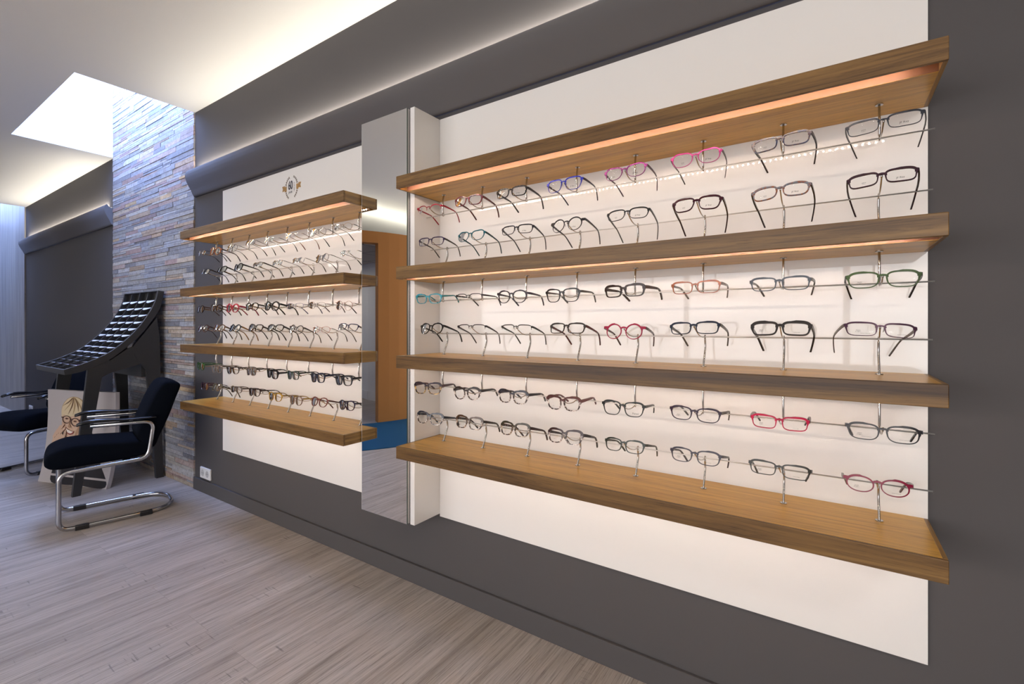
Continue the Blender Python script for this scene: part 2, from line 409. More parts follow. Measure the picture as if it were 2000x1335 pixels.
# housings for the added ceiling fill lights, all out of view
for i, (lx, ly) in enumerate(((1.7, -2.4), (1.7, -4.4), (-7.8, -2.4))):
    a = [0]
    ring = MB().cyl((0, 0, -0.009), 0.235, 0.0088, 40)
    t = empty('ceiling_lamp', (lx, ly, ZC - .0002), label=['round white ceiling lamp behind the camera near the right wall', 'round white ceiling lamp in the far right rear corner',
         'round white ceiling lamp in front of the board wall'][i], category='ceiling lamp', group='round ceiling lamps')
    link('lamp_ring', ring.mesh('lamp_ring', M['white']), t)

# ---------------------------------------------------------------- the part of the shop seen in the mirror
PC = (-6.35, -3.40); PR = 1.9
def arc_strip(r0, r1, a0, a1, z0, z1, n=24):
    s = MB()
    for k in range(n):
        p, q = R(a0 + (a1 - a0) * k / n), R(a0 + (a1 - a0) * (k + 1) / n); m0 = len(s.v)
        for z in (z0, z1):
            for (rr, an) in ((r0, p), (r1, p), (r1, q), (r0, q)):
                s.v.append((PC[0] + rr * math.cos(an), PC[1] + rr * math.sin(an), z))
        s.f += [tuple(m0 + i for i in x) for x in ((3, 2, 1, 0), (4, 5, 6, 7), (1, 2, 6, 5), (3, 0, 4, 7))]
        if k == 0: s.f.append((m0, m0 + 1, m0 + 5, m0 + 4))
        if k == n - 1: s.f.append((m0 + 2, m0 + 3, m0 + 7, m0 + 6))
    return s
DA, DB = 23.5, 50
s = arc_strip(PR - .12, PR, -75, DA, 0, 2.35)
for ext, z0 in ((arc_strip(PR - .12, PR, DB, 66, 0, 2.35), 0), (arc_strip(PR - .12, PR, DA, DB, 2.21, 2.35), 0)):
    n = len(s.v); s.v += ext.v; s.f += [tuple(n + i for i in q) for q in ext.f]
struct(s, 'wall_curved', M['orange'], label='curved orange partition wall with a doorway')
o = arc_strip(PR + .001, PR + 1.25, -75, 38, 0.0002, 0.006, 60).build('floor_carpet', M['carpet'], kind='structure', label='blue carpet laid in a curved band before the orange wall')
# room behind the doorway
cx, cy = -6.19, -3.77
s = MB()
def slab(s, p, q, z0, z1, t):
    d = Vector((q[0] - p[0], q[1] - p[1], 0)).normalized(); n_ = Vector((d.y, -d.x, 0)) * t
    poly = [p, q, (q[0] + n_.x, q[1] + n_.y), (p[0] + n_.x, p[1] + n_.y)]
    s.prism(poly, z0, z1, lambda a, t_: (a[0], a[1], t_))
slab(s, (cx, cy), (cx - 1.6, cy - .55), 0, 2.2, -.06)
slab(s, (cx, cy), (cx + 1.15, cy + .12), 0, 2.2, .06)
struct(s, 'wall_inner', M['white'])
s = MB(); slab(s, (cx, cy + .0), (cx - 1.6, cy - .55), 0.0005, .14, .016); slab(s, (cx, cy), (cx + 1.15, cy + .12), 0.0005, .14, -.016)
struct(s, 'baseboard_inner', M['socket'])
def tile_mat():
    m = bpy.data.materials.new('ceiling_tiles'); m.use_nodes = True; b = m.node_tree.nodes['Principled BSDF']
    br = N(m, 'ShaderNodeTexBrick'); br.offset = 0; br.inputs['Scale'].default_value = 1; br.inputs['Brick Width'].default_value = .6; br.inputs['Row Height'].default_value = .6
    br.inputs['Mortar Size'].default_value = .012; br.inputs['Color1'].default_value = (.5, .48, .46, 1); br.inputs['Color2'].default_value = (.5, .48, .46, 1); br.inputs['Mortar'].default_value = (.25, .24, .23, 1)
    L(m, coords(m, world=True), br.inputs['Vector']); L(m, br.outputs['Color'], b.inputs['Base Color']); b.inputs['Roughness'].default_value = .9
    return m
s = MB()
poly = [(PC[0] + (PR - .13) * math.cos(R(a)), PC[1] + (PR - .13) * math.sin(R(a))) for a in range(-70, 66, 8)] + [(-8.1, -1.7), (-8.1, -5.1)]
s.prism(poly, 2.2, 2.24, lambda a, t: (a[0], a[1], t)); struct(s, 'ceiling_inner', tile_mat())

# ================================================================ the two wall displays
ZT = [1.797, 1.434, 1.078, 0.715]; TH = 0.0495; S = 0.256
XA, XB_ = -1.4453, 0.2025          # near display
XC, XD = -3.4422, -1.7815          # far display
WHERE = ('near', 'far')
for k, (x0, x1) in enumerate(((XA, XB_), (XC, XD))):
    MB().box(x0 + (0.0005 if k == 0 else 0), x1, 0.0, YW - .0004, 0.348, 2.117).build('wall_panel', M['gloss'], bevel=0.0008,
        label='glossy white wall panel behind the shelves of the %s display' % ('near right', 'far left')[k], category='wall panel')
SH = ('top', 'second', 'third', 'bottom')
for k, (x0, x1) in enumerate(((XA, XB_), (XC, XD))):
    x0 += .0006; 
    for i, zt in enumerate(ZT):
        zb = zt - TH
        t = empty('wall_shelf', ((x0 + x1) / 2, 0, zb), label='walnut %s shelf of the %s display with LED lighting beneath' % (SH[i], ('near right', 'far left')[k]) if i < 3 else
                  'walnut bottom shelf of the %s display, deepest in view' % ('near right', 'far left')[k], category='shelf', group='walnut shelves of the %s display' % WHERE[k])
        hx = (x1 - x0) / 2; e = 0.009
        b = MB()
        b.box(-hx + e, hx - e, -0.204, -0.0006, 0, TH).box(-hx + e, hx - e, -0.2465, -0.204, 0.027, TH)
        b.build('shelf_board', M['board'], t)
        f_ = MB(); f_.box(-hx, hx, -S, -0.2465, 0, TH); f_.build('front_edge', M['walnut'], t, bevel=0.0018)
        for sx in (-1, 1):
            xa, xb = (-hx, -hx + e) if sx < 0 else (hx - e, hx)
            MB().box(xa, xb, -0.2465, -0.0006, 0, TH).build('end_edge', M['walnut_end'], t, bevel=0.0008, label='end grain strip of the shelf')
        MB().box(-hx + e, hx - e, -0.2052, -0.2041, 0.0008, 0.027).build('light_channel', M['channel'], t, label='lit copper coloured channel wall')
        # LED tape on the inside of the front edge
        tp = MB().box(-hx + .03, hx - .045, -0.2464, -0.2460, 0.004, 0.013).build('led_strip', M['led_tape'], t)
        d = MB(); n = int((2 * hx - .085) / 0.0167)
        for q in range(n):
            xx = -hx + .04 + q * 0.0167; m0 = len(d.v)
            d.v += [(xx - .0022, -.2455, .0062), (xx + .0022, -.2455, .0062), (xx + .0022, -.2455, .0108), (xx - .0022, -.2455, .0108)]
            d.f.append((m0 + 3, m0 + 2, m0 + 1, m0))
        me = bpy.data.meshes.new('led_diodes'); me.from_pydata(d.v, [], d.f); me.update(); me.materials.append(M['led'])
        link('led_diodes', me, tp)

# ---------------------------------------------------------------- divider cabinet with mirror door
cab = empty('mirror_cabinet', (-1.61, 0, 0.36), label='white floor-clear wall cabinet between the two displays with a mirrored door', category='cabinet')
def cbox(x0, x1, y0, y1, z0, z1): return MB().box(x0 + 1.61, x1 + 1.61, y0, y1, z0 - .36, z1 - .36)
Z0, Z1 = 0.360, 2.117
side = cbox(-1.4700, -1.4455, -0.154, YW - .0006, Z0, Z1).build('side_panel', M['gloss'], cab, bevel=0.0008)
cbox(-1.775, -1.7515, -0.136, YW - .0006, Z0, Z1).build('side_panel', M['gloss'], cab)
cbox(-1.7515, -1.4700, -0.132, -0.02, Z0, Z0 + .018).build('bottom_panel', M['gloss'], cab)
cbox(-1.7515, -1.4700, -0.132, -0.02, Z1 - .018, Z1).build('top_panel', M['gloss'], cab)
cbox(-1.7515, -1.4700, -0.02, -0.005, Z0, Z1).build('back_panel', M['gloss'], cab)
door = cbox(-1.7745, -1.4835, -0.1575, -0.140, Z0, Z1).build('door', M['gloss'], cab)
cbox(-1.7745, -1.4825, -0.1620, -0.1578, Z0, Z1).build('mirror', M['mirror'], door)
cbox(-1.4824, -1.4812, -0.1618, -0.1580, Z0, Z1).build('mirror_edge', M['edge_green'], door)
cbox(-1.7757, -1.7746, -0.1622, -0.1570, Z0, Z1).build('mirror_edge', M['socket'], door, label='bright polished edge of the mirror')
h = MB()
zz = Z0
while zz < Z1 - .01:
    h.box(-1.4808 + 1.61, -1.4702 + 1.61, -0.1475, -0.1405, zz - .36, zz + .0125 - .36); zz += .0135
h.build('piano_hinge', M['hinge'], door)

# ---------------------------------------------------------------- sockets
def socket(x, z, label):
    t = empty('wall_socket', (x, YW, z), label=label, category='socket')
    MB().box(-.077, .077, -.013, -.0006, -.039, .039).build('cover_plate', M['socket'], t, bevel=0.004)
    for sx in (-.036, .036):
        n = 24; g = MB(); n0 = 0
        for (r_, y_) in ((.0235, -.0134), (.0215, -.0150), (.0195, -.0134), (.019, -.0132), (.0, -.0132)):
            g.v += [(sx + r_ * math.cos(2 * math.pi * i / n), y_, r_ * math.sin(2 * math.pi * i / n)) for i in range(n)]
        for k in range(4):
            g.f += [(k * n + i, k * n + (i + 1) % n, (k + 1) * n + (i + 1) % n, (k + 1) * n + i) for i in range(n)]
        so = g.build('socket_well', M['socket_in'], t, smooth=True)
        hl = MB().cyl((0, 0, 0), .0026, .0008, 10); hl.v = [(sx + a - .0095, -.0134 - c_, b) for (a, b, c_) in hl.v]
        k0 = len(hl.v); h2 = MB().cyl((0, 0, 0), .0026, .0008, 10); hl.v += [(sx + a + .0095, -.0134 - c_, b) for (a, b, c_) in h2.v]; hl.f += [tuple(k0 + i for i in q) for q in h2.f]
        hl.build('pin_hole', M['black'], so)
socket(-3.70, 0.142, 'white double wall socket just right of the stone pilaster')
socket(-8.56, 0.125, 'small white double wall socket far beyond the left chair')

# ---------------------------------------------------------------- anniversary emblem on the far panel
gold = mat('gold_foil', (0.42, 0.23, 0.06), 0.35, metal=0.4, lin=True); gold2 = mat('dark_gold', (0.12, 0.07, 0.03), 0.4, lin=True)
ink = mat('emblem_ink', (0.03, 0.022, 0.02), 0.5, lin=True); greyink = mat('grey_ink', (0.22, 0.21, 0.21), 0.5, lin=True)
em = empty('anniversary_emblem', (-2.612, -0.0006, 2.005), label='small gold laurel sticker reading 60 JAAR on the far white panel', category='sticker')
def flat(polys, name, m, parent, y=0.0, d=0.0004):
    s = MB()
    for p in polys: s.prism(p, y, y - d, lambda a, t: (a[0], t, a[1]))
    return s.build(name, m, parent)
for sgn in (-1, 1):
    lv = []
    for k in range(12):
        an = R(-62 + k * 124 / 11)
        if abs(math.degrees(an)) < 11: continue
        cx_, cz_ = sgn * 0.060 * math.cos(an), 0.066 * math.sin(an)
        for side_ in (-1, 1):
            dr = an + R(90) * (1 if True else -1) - side_ * R(32)
            dx, dz = math.cos(dr) * sgn, math.sin(dr); l_ = .0115; w_ = .0030
            lv.append([(cx_, cz_), (cx_ + dx * l_ * .5 - dz * w_, cz_ + dz * l_ * .5 + dx * w_), (cx_ + dx * l_, cz_ + dz * l_), (cx_ + dx * l_ * .5 + dz * w_, cz_ + dz * l_ * .5 - dx * w_)])
    arc = [(sgn * r_ * math.cos(R(t)), .066 / .060 * r_ * math.sin(R(t))) for r_, rg in ((.0596, range(-62, 63, 4)), (.0606, range(62, -63, -4))) for t in rg]
    flat(lv + [arc], 'laurel_branch', gold2, em)
    q = lambda pts: [(sgn * a, b) for a, b in pts]
    flat([q([(.050, -.016), (.070, -.018), (.070, .012), (.050, .014)])], 'ribbon', gold, em, -.0005)
    flat([q([(.070, -.010), (.096, -.013), (.090, .003), (.098, .018), (.070, .020)])], 'ribbon_tail', gold, em)
def text(s, size, name, m, parent, loc, rot=(R(90), 0, 0), ex=0.0, align='CENTER', sx=1.0, bold=0.0):
    cu = bpy.data.curves.new('t', 'FONT'); cu.offset = bold; cu.body = s; cu.size = size; cu.align_x = align; cu.align_y = 'CENTER'; cu.extrude = ex; cu.resolution_u = 3
    o = bpy.data.objects.new('t', cu); COL.objects.link(o)
    dg = bpy.context.evaluated_depsgraph_get(); me = bpy.data.meshes.new_from_object(o.evaluated_get(dg)); me.name = name
    bpy.data.objects.remove(o); me.materials.clear(); me.materials.append(m)
    o = link(name, me, parent); o.location = loc; o.rotation_euler = rot; o.scale = (sx, 1, 1); return o
text('60', 0.070, 'number', ink, em, (-.010, -.0009, .012), ex=.0001, sx=.66, bold=.0016)
text('JAAR', 0.018, 'word', greyink, em, (-.010, -.0009, -.026), ex=.0001, bold=.0004)
text('1955 2015', 0.013, 'years', greyink, em, (.030, -.0009, .000), rot=(R(90), R(-90), 0), ex=.0001)
# ================================================================ rack with sloping curved tray
RX0, RX1 = -5.11, -4.375
TOPP = [(-.050, 1.474), (-.070, 1.384), (-.122, 1.271), (-.186, 1.172), (-.271, 1.073), (-.364, .994), (-.484, .934), (-.602, .893)]
BOTP = [(-.011, 1.467), (-.037, 1.341), (-.098, 1.227), (-.161, 1.133), (-.259, 1.027), (-.358, .945), (-.493, .877), (-.596, .856)]
tp = smooth_path([(a, b, 0) for a, b in TOPP], 6); bp = smooth_path([(a, b, 0) for a, b in BOTP], 6)
rack = empty('tray_rack', ((RX0 + RX1) / 2, -.3, 0), label='dark grey display rack with a curved sloping grid of pigeonholes against the stone', category='display rack')
rx, ry = (RX0 + RX1) / 2, -.3
def yz(p, t): return (t - rx, p[0] - ry, p[1])
TL = [(p.x, p.y) for p in tp]; BL_ = [(p.x, p.y) for p in bp]
def lerp2(a, b, t): return (a[0] + (b[0] - a[0]) * t, a[1] + (b[1] - a[1]) * t)
for xa, xb in ((RX0, RX0 + .022), (RX1 - .022, RX1)):
    MB().prism(TL + BL_[::-1], xa, xb, yz).build('side_rail', M['rack'], rack, bevel=.001)
MB().prism([lerp2(a, b, .80) for a, b in zip(TL, BL_)] + BL_[::-1], RX0 + .0222, RX1 - .0222, yz).build('tray_back', M['rack'], rack)
i0 = 0
MB().prism([TL[0], lerp2(TL[0], TL[1], .55), lerp2(BL_[0], BL_[1], .4), BL_[0]], RX0 + .0222, RX1 - .0222, yz).build('top_rail', M['rack'], rack)
MB().prism([TL[-1], lerp2(TL[-1], TL[-2], .6), lerp2(BL_[-1], BL_[-2], .6), BL_[-1]], RX0 + .0222, RX1 - .0222, yz).build('front_rail', M['rack'], rack)
colw = (RX1 - RX0 - .044) / 4
for k in (1, 2, 3):
    xm = RX0 + .022 + colw * k
    MB().prism([lerp2(a, b, -.03) for a, b in zip(TL, BL_)][1:-1] + [lerp2(a, b, .79) for a, b in zip(TL, BL_)][::-1][1:-1], xm - .0045, xm + .0045, yz).build('rib', M['rack'], rack)
# cross dividers, one per pigeonhole
acc = [0]
for a, b in zip(TL, TL[1:]): acc.append(acc[-1] + math.hypot(b[0] - a[0], b[1] - a[1]))
def at_len(P, s):
    for i in range(len(acc) - 1):
        if acc[i + 1] >= s: return lerp2(P[i], P[i + 1], (s - acc[i]) / (acc[i + 1] - acc[i]))
    return P[-1]
NR = 13; cells = []
for j in range(1, NR):
    s_ = .012 + (acc[-1] - .030) * j / NR
    a, b = at_len(TL, s_), lerp2(at_len(TL, s_), at_len(BL_, s_), .78)
    a = lerp2(a, b, .10)
    d = Vector((b[0] - a[0], b[1] - a[1])).normalized(); n_ = (-d.y * .002, d.x * .002)
    tg = Vector((-d.y, d.x)); tg = -tg if tg.y > 0 else tg         # along the tray, towards its front
    for k in range(4):
        x0 = RX0 + .022 + colw * k + .0062; x1 = x0 + colw - .0124
        MB().prism([(a[0] + n_[0], a[1] + n_[1]), (a[0] - n_[0], a[1] - n_[1]), (b[0] - n_[0], b[1] - n_[1]), (b[0] + n_[0], b[1] + n_[1])], x0, x1, yz).build('cross_divider', M['rack'], rack)
        # pale curved lip along the edge of each divider
        s = MB(); nn = 12; pl_ = []
        for q in range(nn + 1):
            u = q / nn; pl_.append((x0 + (x1 - x0) * u, .030 * math.sin(math.pi * u) ** .8 + .0005))
        poly = [(x, 0) for x, h_ in (pl_[0], pl_[-1])] + [(x, h_) for x, h_ in reversed(pl_)]; m0 = len(poly)
        for off in (.0, .0016):
            s.v += [(x - rx, a[0] + tg.x * h_ + d.x * off - ry, a[1] + tg.y * h_ + d.y * off) for x, h_ in poly]
        s.f = [tuple(range(m0)), tuple(reversed(range(m0, 2 * m0)))] + [(i, (i + 1) % m0, m0 + (i + 1) % m0, m0 + i) for i in range(m0)]
        s.build('divider_lip', M['tray'], rack)
        cells.append((x0 + (x1 - x0) / 2, a, b, d, j, k))
# two A-shaped side frames
LEG_F = [(-.557, 0), (-.512, 0), (-.455, .40), (-.396, .822), (-.345, .852), (-.300, .93), (-.358, .9445), (-.474, .886)]
LEG_R = [(-.062, 0), (-.013, 0), (-.030, .55), (-.040, 1.10), (-.060, 1.26), (-.120, 1.17), (-.190, 1.07), (-.215, 1.03), (-.205, .96), (-.165, .905), (-.128, .86), (-.105, .60)]
ARCH = [(-.358, .9445), (-.300, .93), (-.345, .852), (-.270, .872), (-.165, .905), (-.190, .99), (-.215, 1.03), (-.256, 1.0255)]
for xa, xb in ((RX0 + .002, RX0 + .034), (RX1 - .034, RX1 - .002)):
    MB().prism(LEG_F, xa, xb, yz).build('leg', M['rack'], rack)
    MB().prism(LEG_R, xa, xb, yz).build('leg', M['rack'], rack)
    MB().prism([(-.352, .940), (-.345, .852), (-.270, .872), (-.165, .905), (-.215, 1.035), (-.252, 1.018)], xa + .001, xb - .001, yz).build('apron', M['rack'], rack)
MB().box(RX0 + .036 - rx, RX1 - .036 - rx, -.15 - ry, -.118 - ry, .80, .93).build('cross_rail', M['rack'], rack)

# ================================================================ poster board on the floor
BLP = Vector((-5.053, -.601, 0)); BRP = Vector((-4.386, -.369, 0)); PWd = .706
ux = (BRP - BLP).normalized(); nb = Vector((-ux.y, ux.x, 0))
def bz(z):       # how far the curved board leans back at height z
    pts = [(0, 0), (.06, .016), (.127, .030), (.20, .042), (.30, .053), (.40, .061), (.50, .065), (.60, .0655), (.70, .0645)]
    for (a, b), (c_, d_) in zip(pts, pts[1:]):
        if z <= c_: return b + (d_ - b) * (z - a) / (c_ - a)
    return pts[-1][1]
pos = empty('poster_board', tuple(BLP), label='curved board with a photo of a smiling blonde person in round glasses', category='poster')
def P3(u, z, off=0.0): v = ux * u + nb * (bz(z) + off); return (v.x, v.y, z)
PH = .698; bd = MB(); nz = 18; T_ = .028
for i in range(nz + 1):
    z = PH * i / nz; bd.v += [P3(0, z), P3(PWd, z), P3(PWd, z, T_), P3(0, z, T_)]
for i in range(nz):
    a = i * 4; bd.f += [(a + k, a + (k + 1) % 4, a + 4 + (k + 1) % 4, a + 4 + k) for k in range(4)]
bd.f += [(0, 3, 2, 1), (nz * 4, nz * 4 + 1, nz * 4 + 2, nz * 4 + 3)]
# fix the origin so that the board stands exactly on the floor
bd.v = [(x, y, z + .0006) for x, y, z in bd.v]
bd.build('board', mat('poster_paper', (0.50, 0.46, 0.46), 0.55, lin=True), pos)
PL = [0]
FACE = lambda a, b: (.211 + 1.108 * (a - .322), .475 + .85 * (b - .448))
HAND = lambda a, b: (a - .058, b - .005)
SAME = lambda a, b: (a, b)
TR = SAME
def pic(name, m, pts, sm=True, n=5):
    """a printed patch: outline in metres on the board, refined so it follows the curve"""
    PL[0] += 1; off = -.00035 * PL[0]
    P = [TR(a, b) for a, b in pts]
    if sm: P = [(p.x, p.y) for p in smooth_path([(a, b, 0) for a, b in P], n, closed=True)]
    bm = bmesh.new(); vs = [bm.verts.new((a, b, 0)) for a, b in P]; bm.faces.new(vs)
    bmesh.ops.triangulate(bm, faces=bm.faces[:])
    zmin, zmax = min(b for a, b in P), max(b for a, b in P)
    for k in range(1, 60):
        zc = k * .015
        if zmin < zc < zmax: bmesh.ops.bisect_plane(bm, geom=bm.verts[:] + bm.edges[:] + bm.faces[:], plane_co=(0, zc, 0), plane_no=(0, 1, 0))
    for v in bm.verts: v.co = Vector(P3(v.co.x, v.co.y, off)) + Vector((0, 0, .0006))
    me = bpy.data.meshes.new(name); bm.to_mesh(me); bm.free(); me.materials.append(m)
    return link(name, me, PRINT)
PRINT = link('printed_photo', new_mesh('printed_photo', [P3(.01, .05, -.0003), P3(.015, .05, -.0003), P3(.015, .055, -.0003)], [(0, 1, 2)], mat('paper_tint', (0.62, 0.57, 0.57), 0.55, lin=True)), pos)
pm = lambda n, c_: mat(n, c_, 0.55)
skin, skin2, skin3 = pm('print_skin', (214, 180, 154)), pm('print_skin_shade', (176, 140, 112)), pm('print_skin_dark', (128, 92, 74))
hair, hair2, hair3 = pm('print_hair', (222, 202, 166)), pm('print_hair_shade', (176, 148, 108)), pm('print_hair_dark', (116, 88, 62))
cloth_ = pm('print_clothing', (34, 34, 40)); spec_ = pm('print_spectacles', (66, 40, 36)); tooth = pm('print_teeth', (240, 228, 216)); lipc = pm('print_lips', (150, 74, 66))
pic('printed_clothing', cloth_, [(.143, .006), (.118, .13), (.080, .255), (.10, .30), (.17, .22), (.25, .26), (.33, .25), (.40, .32), (.455, .385), (.478, .385), (.510, .309), (.60, .16), (.692, .012), (.42, .005)], True)
TR = FACE
pic('printed_neck', skin2, [(.27, .26), (.30, .20), (.36, .19), (.42, .25), (.45, .33), (.42, .38), (.32, .36)])
pic('printed_hair', hair2, [(.275, .46), (.265, .52), (.28, .58), (.32, .63), (.375, .655), (.44, .645), (.49, .60), (.515, .53), (.515, .44), (.50, .36), (.47, .33), (.46, .42), (.40, .50), (.31, .50)])
pic('printed_face', skin, [(.280, .50), (.272, .43), (.283, .36), (.305, .315), (.345, .285), (.39, .285), (.43, .32), (.455, .38), (.465, .46), (.45, .52), (.38, .55), (.31, .54)])
pic('printed_cheek', skin2, [(.405, .30), (.44, .34), (.458, .40), (.462, .46), (.44, .44), (.425, .38), (.41, .34)])
pic('printed_fringe', hair, [(.272, .46), (.268, .53), (.295, .595), (.34, .64), (.40, .65), (.455, .625), (.49, .57), (.50, .50), (.485, .44), (.465, .47), (.44, .51), (.40, .49), (.36, .475), (.32, .47), (.29, .49)])
for k, (a, b, c_, d_) in enumerate(((.38, .645, .30, .53), (.385, .64, .335, .50), (.392, .64, .38, .50), (.40, .64, .43, .53), (.41, .635, .475, .50), (.375, .642, .285, .57))):
    w_ = .0035; pic('printed_hair_strand', hair3 if k % 2 else hair2, [(a - w_, b), (a + w_, b), ((a + c_) / 2 + .012 + w_, (b + d_) / 2), (c_ + .0015, d_), (c_ - .0015, d_), ((a + c_) / 2 + .006 - w_, (b + d_) / 2)])
def ring(cx_, cz_, a_, b_, w_, m, name):
    out = [TR(cx_ + a_ * math.cos(R(t)), cz_ + b_ * math.sin(R(t))) for t in range(0, 360, 15)]
    inn = [TR(cx_ + (a_ - w_) * math.cos(R(t)), cz_ + (b_ - w_) * math.sin(R(t))) for t in range(0, 360, 15)]
    PL[0] += 1; off = -.00035 * PL[0]; n = len(out)
    link(name, new_mesh(name, [P3(a, b, off) for a, b in out + inn], [(i, (i + 1) % n, n + (i + 1) % n, n + i) for i in range(n)], m), PRINT)
pic('printed_eye', skin3, [(.305, .455), (.32, .463), (.34, .455), (.322, .448)]); pic('printed_eye', skin3, [(.385, .435), (.40, .443), (.42, .435), (.402, .428)])
pic('printed_pupil', spec_, [(.317, .456), (.323, .461), (.329, .456), (.323, .450)]); pic('printed_pupil', spec_, [(.397, .436), (.403, .441), (.409, .436), (.403, .430)])
ring(.322, .448, .040, .036, .0065, spec_, 'printed_spectacle_rim'); ring(.405, .430, .041, .037, .0065, spec_, 'printed_spectacle_rim')
pic('printed_bridge', spec_, [(.358, .458), (.368, .455), (.366, .447), (.357, .450)]); pic('printed_temple', spec_, [(.443, .452), (.475, .458), (.476, .450), (.444, .442)])
pic('printed_temple', spec_, [(.275, .470), (.286, .470), (.287, .461), (.276, .462)])
pic('printed_nose', skin2, [(.352, .44), (.360, .40), (.372, .383), (.356, .377), (.343, .386), (.347, .41)])
pic('printed_mouth', lipc, [(.318, .378), (.34, .362), (.37, .350), (.400, .345), (.39, .325), (.365, .315), (.340, .325), (.325, .348)])
pic('printed_teeth', tooth, [(.325, .370), (.345, .358), (.372, .348), (.392, .344), (.382, .331), (.362, .327), (.342, .336), (.330, .352)])
TR = HAND
# raised hand beside the chin, with four fingers and a thumb
pic('printed_forearm', skin2, [(.15, .17), (.20, .15), (.245, .20), (.25, .30), (.235, .36), (.175, .36), (.15, .27)])
pic('printed_palm', skin, [(.135, .27), (.165, .21), (.215, .23), (.245, .30), (.245, .36), (.20, .385), (.15, .35)])
for k, (bx, bz_, tx, tz) in enumerate(((.150, .34, .185, .395), (.170, .36, .215, .425), (.190, .375, .245, .440), (.215, .375, .262, .415))):
    d_ = Vector((tx - bx, tz - bz_)).normalized(); q = Vector((-d_.y, d_.x)) * .0125
    pic('printed_finger', skin, [(bx + q.x, bz_ + q.y), (tx + q.x * .8, tz + q.y * .8), (tx + d_.x * .008, tz + d_.y * .008), (tx - q.x * .8, tz - q.y * .8), (bx - q.x, bz_ - q.y)])
    pic('printed_finger_line', skin3, [(bx - q.x, bz_ - q.y), (tx - q.x * .85, tz - q.y * .85), (tx - q.x * .6, tz - q.y * .6), (bx - q.x * .75, bz_ - q.y * .75)], False)
pic('printed_thumb', skin, [(.225, .27), (.245, .34), (.268, .40), (.283, .395), (.270, .33), (.250, .26)])
pic('printed_palm_shade', skin3, [(.175, .30), (.205, .315), (.215, .29), (.19, .27)])

# ================================================================ cantilever armchairs
def make_chair(loc, rz, label):
    """faces -Y locally; origin on the floor at the middle of the front uprights"""
    t = empty('cantilever_chair', loc, (0, 0, rz), label=label, category='chair', group='chrome cantilever armchairs')
    hw = .205; r = .0125; z0 = r + .003
    # one continuous tube: arm, rear post, seat rail, front upright, runner, rear loop, and back up the other side
    right = [(hw, .135, .600), (hw, .440, .590), (hw, .410, .360), (hw, .000, .345), (hw, .000, z0), (hw, .36, z0)]
    loop = [(hw * .86, .50, z0), (hw * .40, .555, z0), (-hw * .40, .555, z0), (-hw * .86, .50, z0)]
    left = [(-x, y, z) for x, y, z in reversed(right)]
    path = fillet_path(right + loop + left, .055, 6)
    fr = MB().tube(path, r, 12).build('frame', M['chrome'], t, smooth=True)
    for sx in (-1, 1):
        pad = MB(); m_ = 14
        prof = []
        for i in range(m_ + 1):
            u = i / m_; y = .075 + u * .375; th = .014 + .012 * math.sin(math.pi * min(1, u * 1.6 + .12)); wd = .024 * (1 - .35 * max(0, 1 - u * 6)); zc = .6165 - .012 * max(0, 1 - u * 8) - .008 * u
            prof.append((y, th, wd, zc))
        for (y, th, wd, zc) in prof:
            n8 = 10
            for k in range(n8):
                an = 2 * math.pi * k / n8; pad.v.append((sx * hw + wd * math.cos(an), y, zc + th / 2 + th * .5 * math.sin(an)))
        for i in range(m_):
            for k in range(10): pad.f.append((i * 10 + k, i * 10 + (k + 1) % 10, (i + 1) * 10 + (k + 1) % 10, (i + 1) * 10 + k))
        pad.f += [tuple(range(10)), tuple(reversed(range(m_ * 10, m_ * 10 + 10)))]
        pad.build('armrest', M['armpad'], t, smooth=True)
        for y in (.10, .40):
            MB().box(sx * hw - .0135, sx * hw + .0135, y - .032, y + .032, .0006, z0 + .013).build('glide', M['black'], t, bevel=.004)
    # cushions: rounded side outline extruded across
    def cushion(outline, hwid, name, rad=.02):
        P = [(p.x, p.y) for p in smooth_path([(a, b, 0) for a, b in outline], 5, closed=True)]
        cxm = sum(a for a, b in P) / len(P); czm = sum(b for a, b in P) / len(P)
        s = MB(); k = len(P); lays = []
        for j, (xx, ins) in enumerate(((-hwid, .030), (-hwid + .006, .012), (-hwid + .02, .002), (-hwid * .5, -.002), (0, -.003), (hwid * .5, -.002), (hwid - .02, .002), (hwid - .006, .012), (hwid, .030))):
            lays.append(len(s.v))
            for i, (a, b) in enumerate(P):
                (a0, b0), (a1, b1) = P[i - 1], P[(i + 1) % k]; tx, tz = a1 - a0, b1 - b0; l_ = math.hypot(tx, tz) or 1
                nx, nz_ = -tz / l_, tx / l_
                if nx * (cxm - a) + nz_ * (czm - b) < 0: nx, nz_ = -nx, -nz_
                s.v.append((xx, a + nx * ins * .6, b + nz_ * ins * .6))
        for j in range(len(lays) - 1):
            for i in range(k): s.f.append((lays[j] + i, lays[j] + (i + 1) % k, lays[j + 1] + (i + 1) % k, lays[j + 1] + i))
        s.f += [tuple(range(k)), tuple(reversed(range(lays[-1], lays[-1] + k)))]
        return s.build(name, M['cushion'], t, smooth=True)
    cushion([(-.055, .385), (-.060, .420), (-.035, .462), (.04, .490), (.16, .490), (.30, .478), (.40, .470), (.425, .44), (.42, .385), (.30, .366), (.12, .362), (-.01, .362)], hw - .016, 'seat_cushion')
    cushion([(.360, .500), (.385, .60), (.430, .72), (.470, .800), (.505, .832), (.560, .826), (.585, .800), (.560, .72), (.520, .60), (.475, .49), (.445, .42), (.400, .43)], hw - .014, 'back_cushion')
    return t
make_chair((-3.875, -.735, 0), R(-12), 'black cushioned chrome chair in front of the stone wall, right of the poster')
make_chair((-5.435, -.70, 0), R(20), 'black cushioned chrome chair half outside the picture, left of the poster')
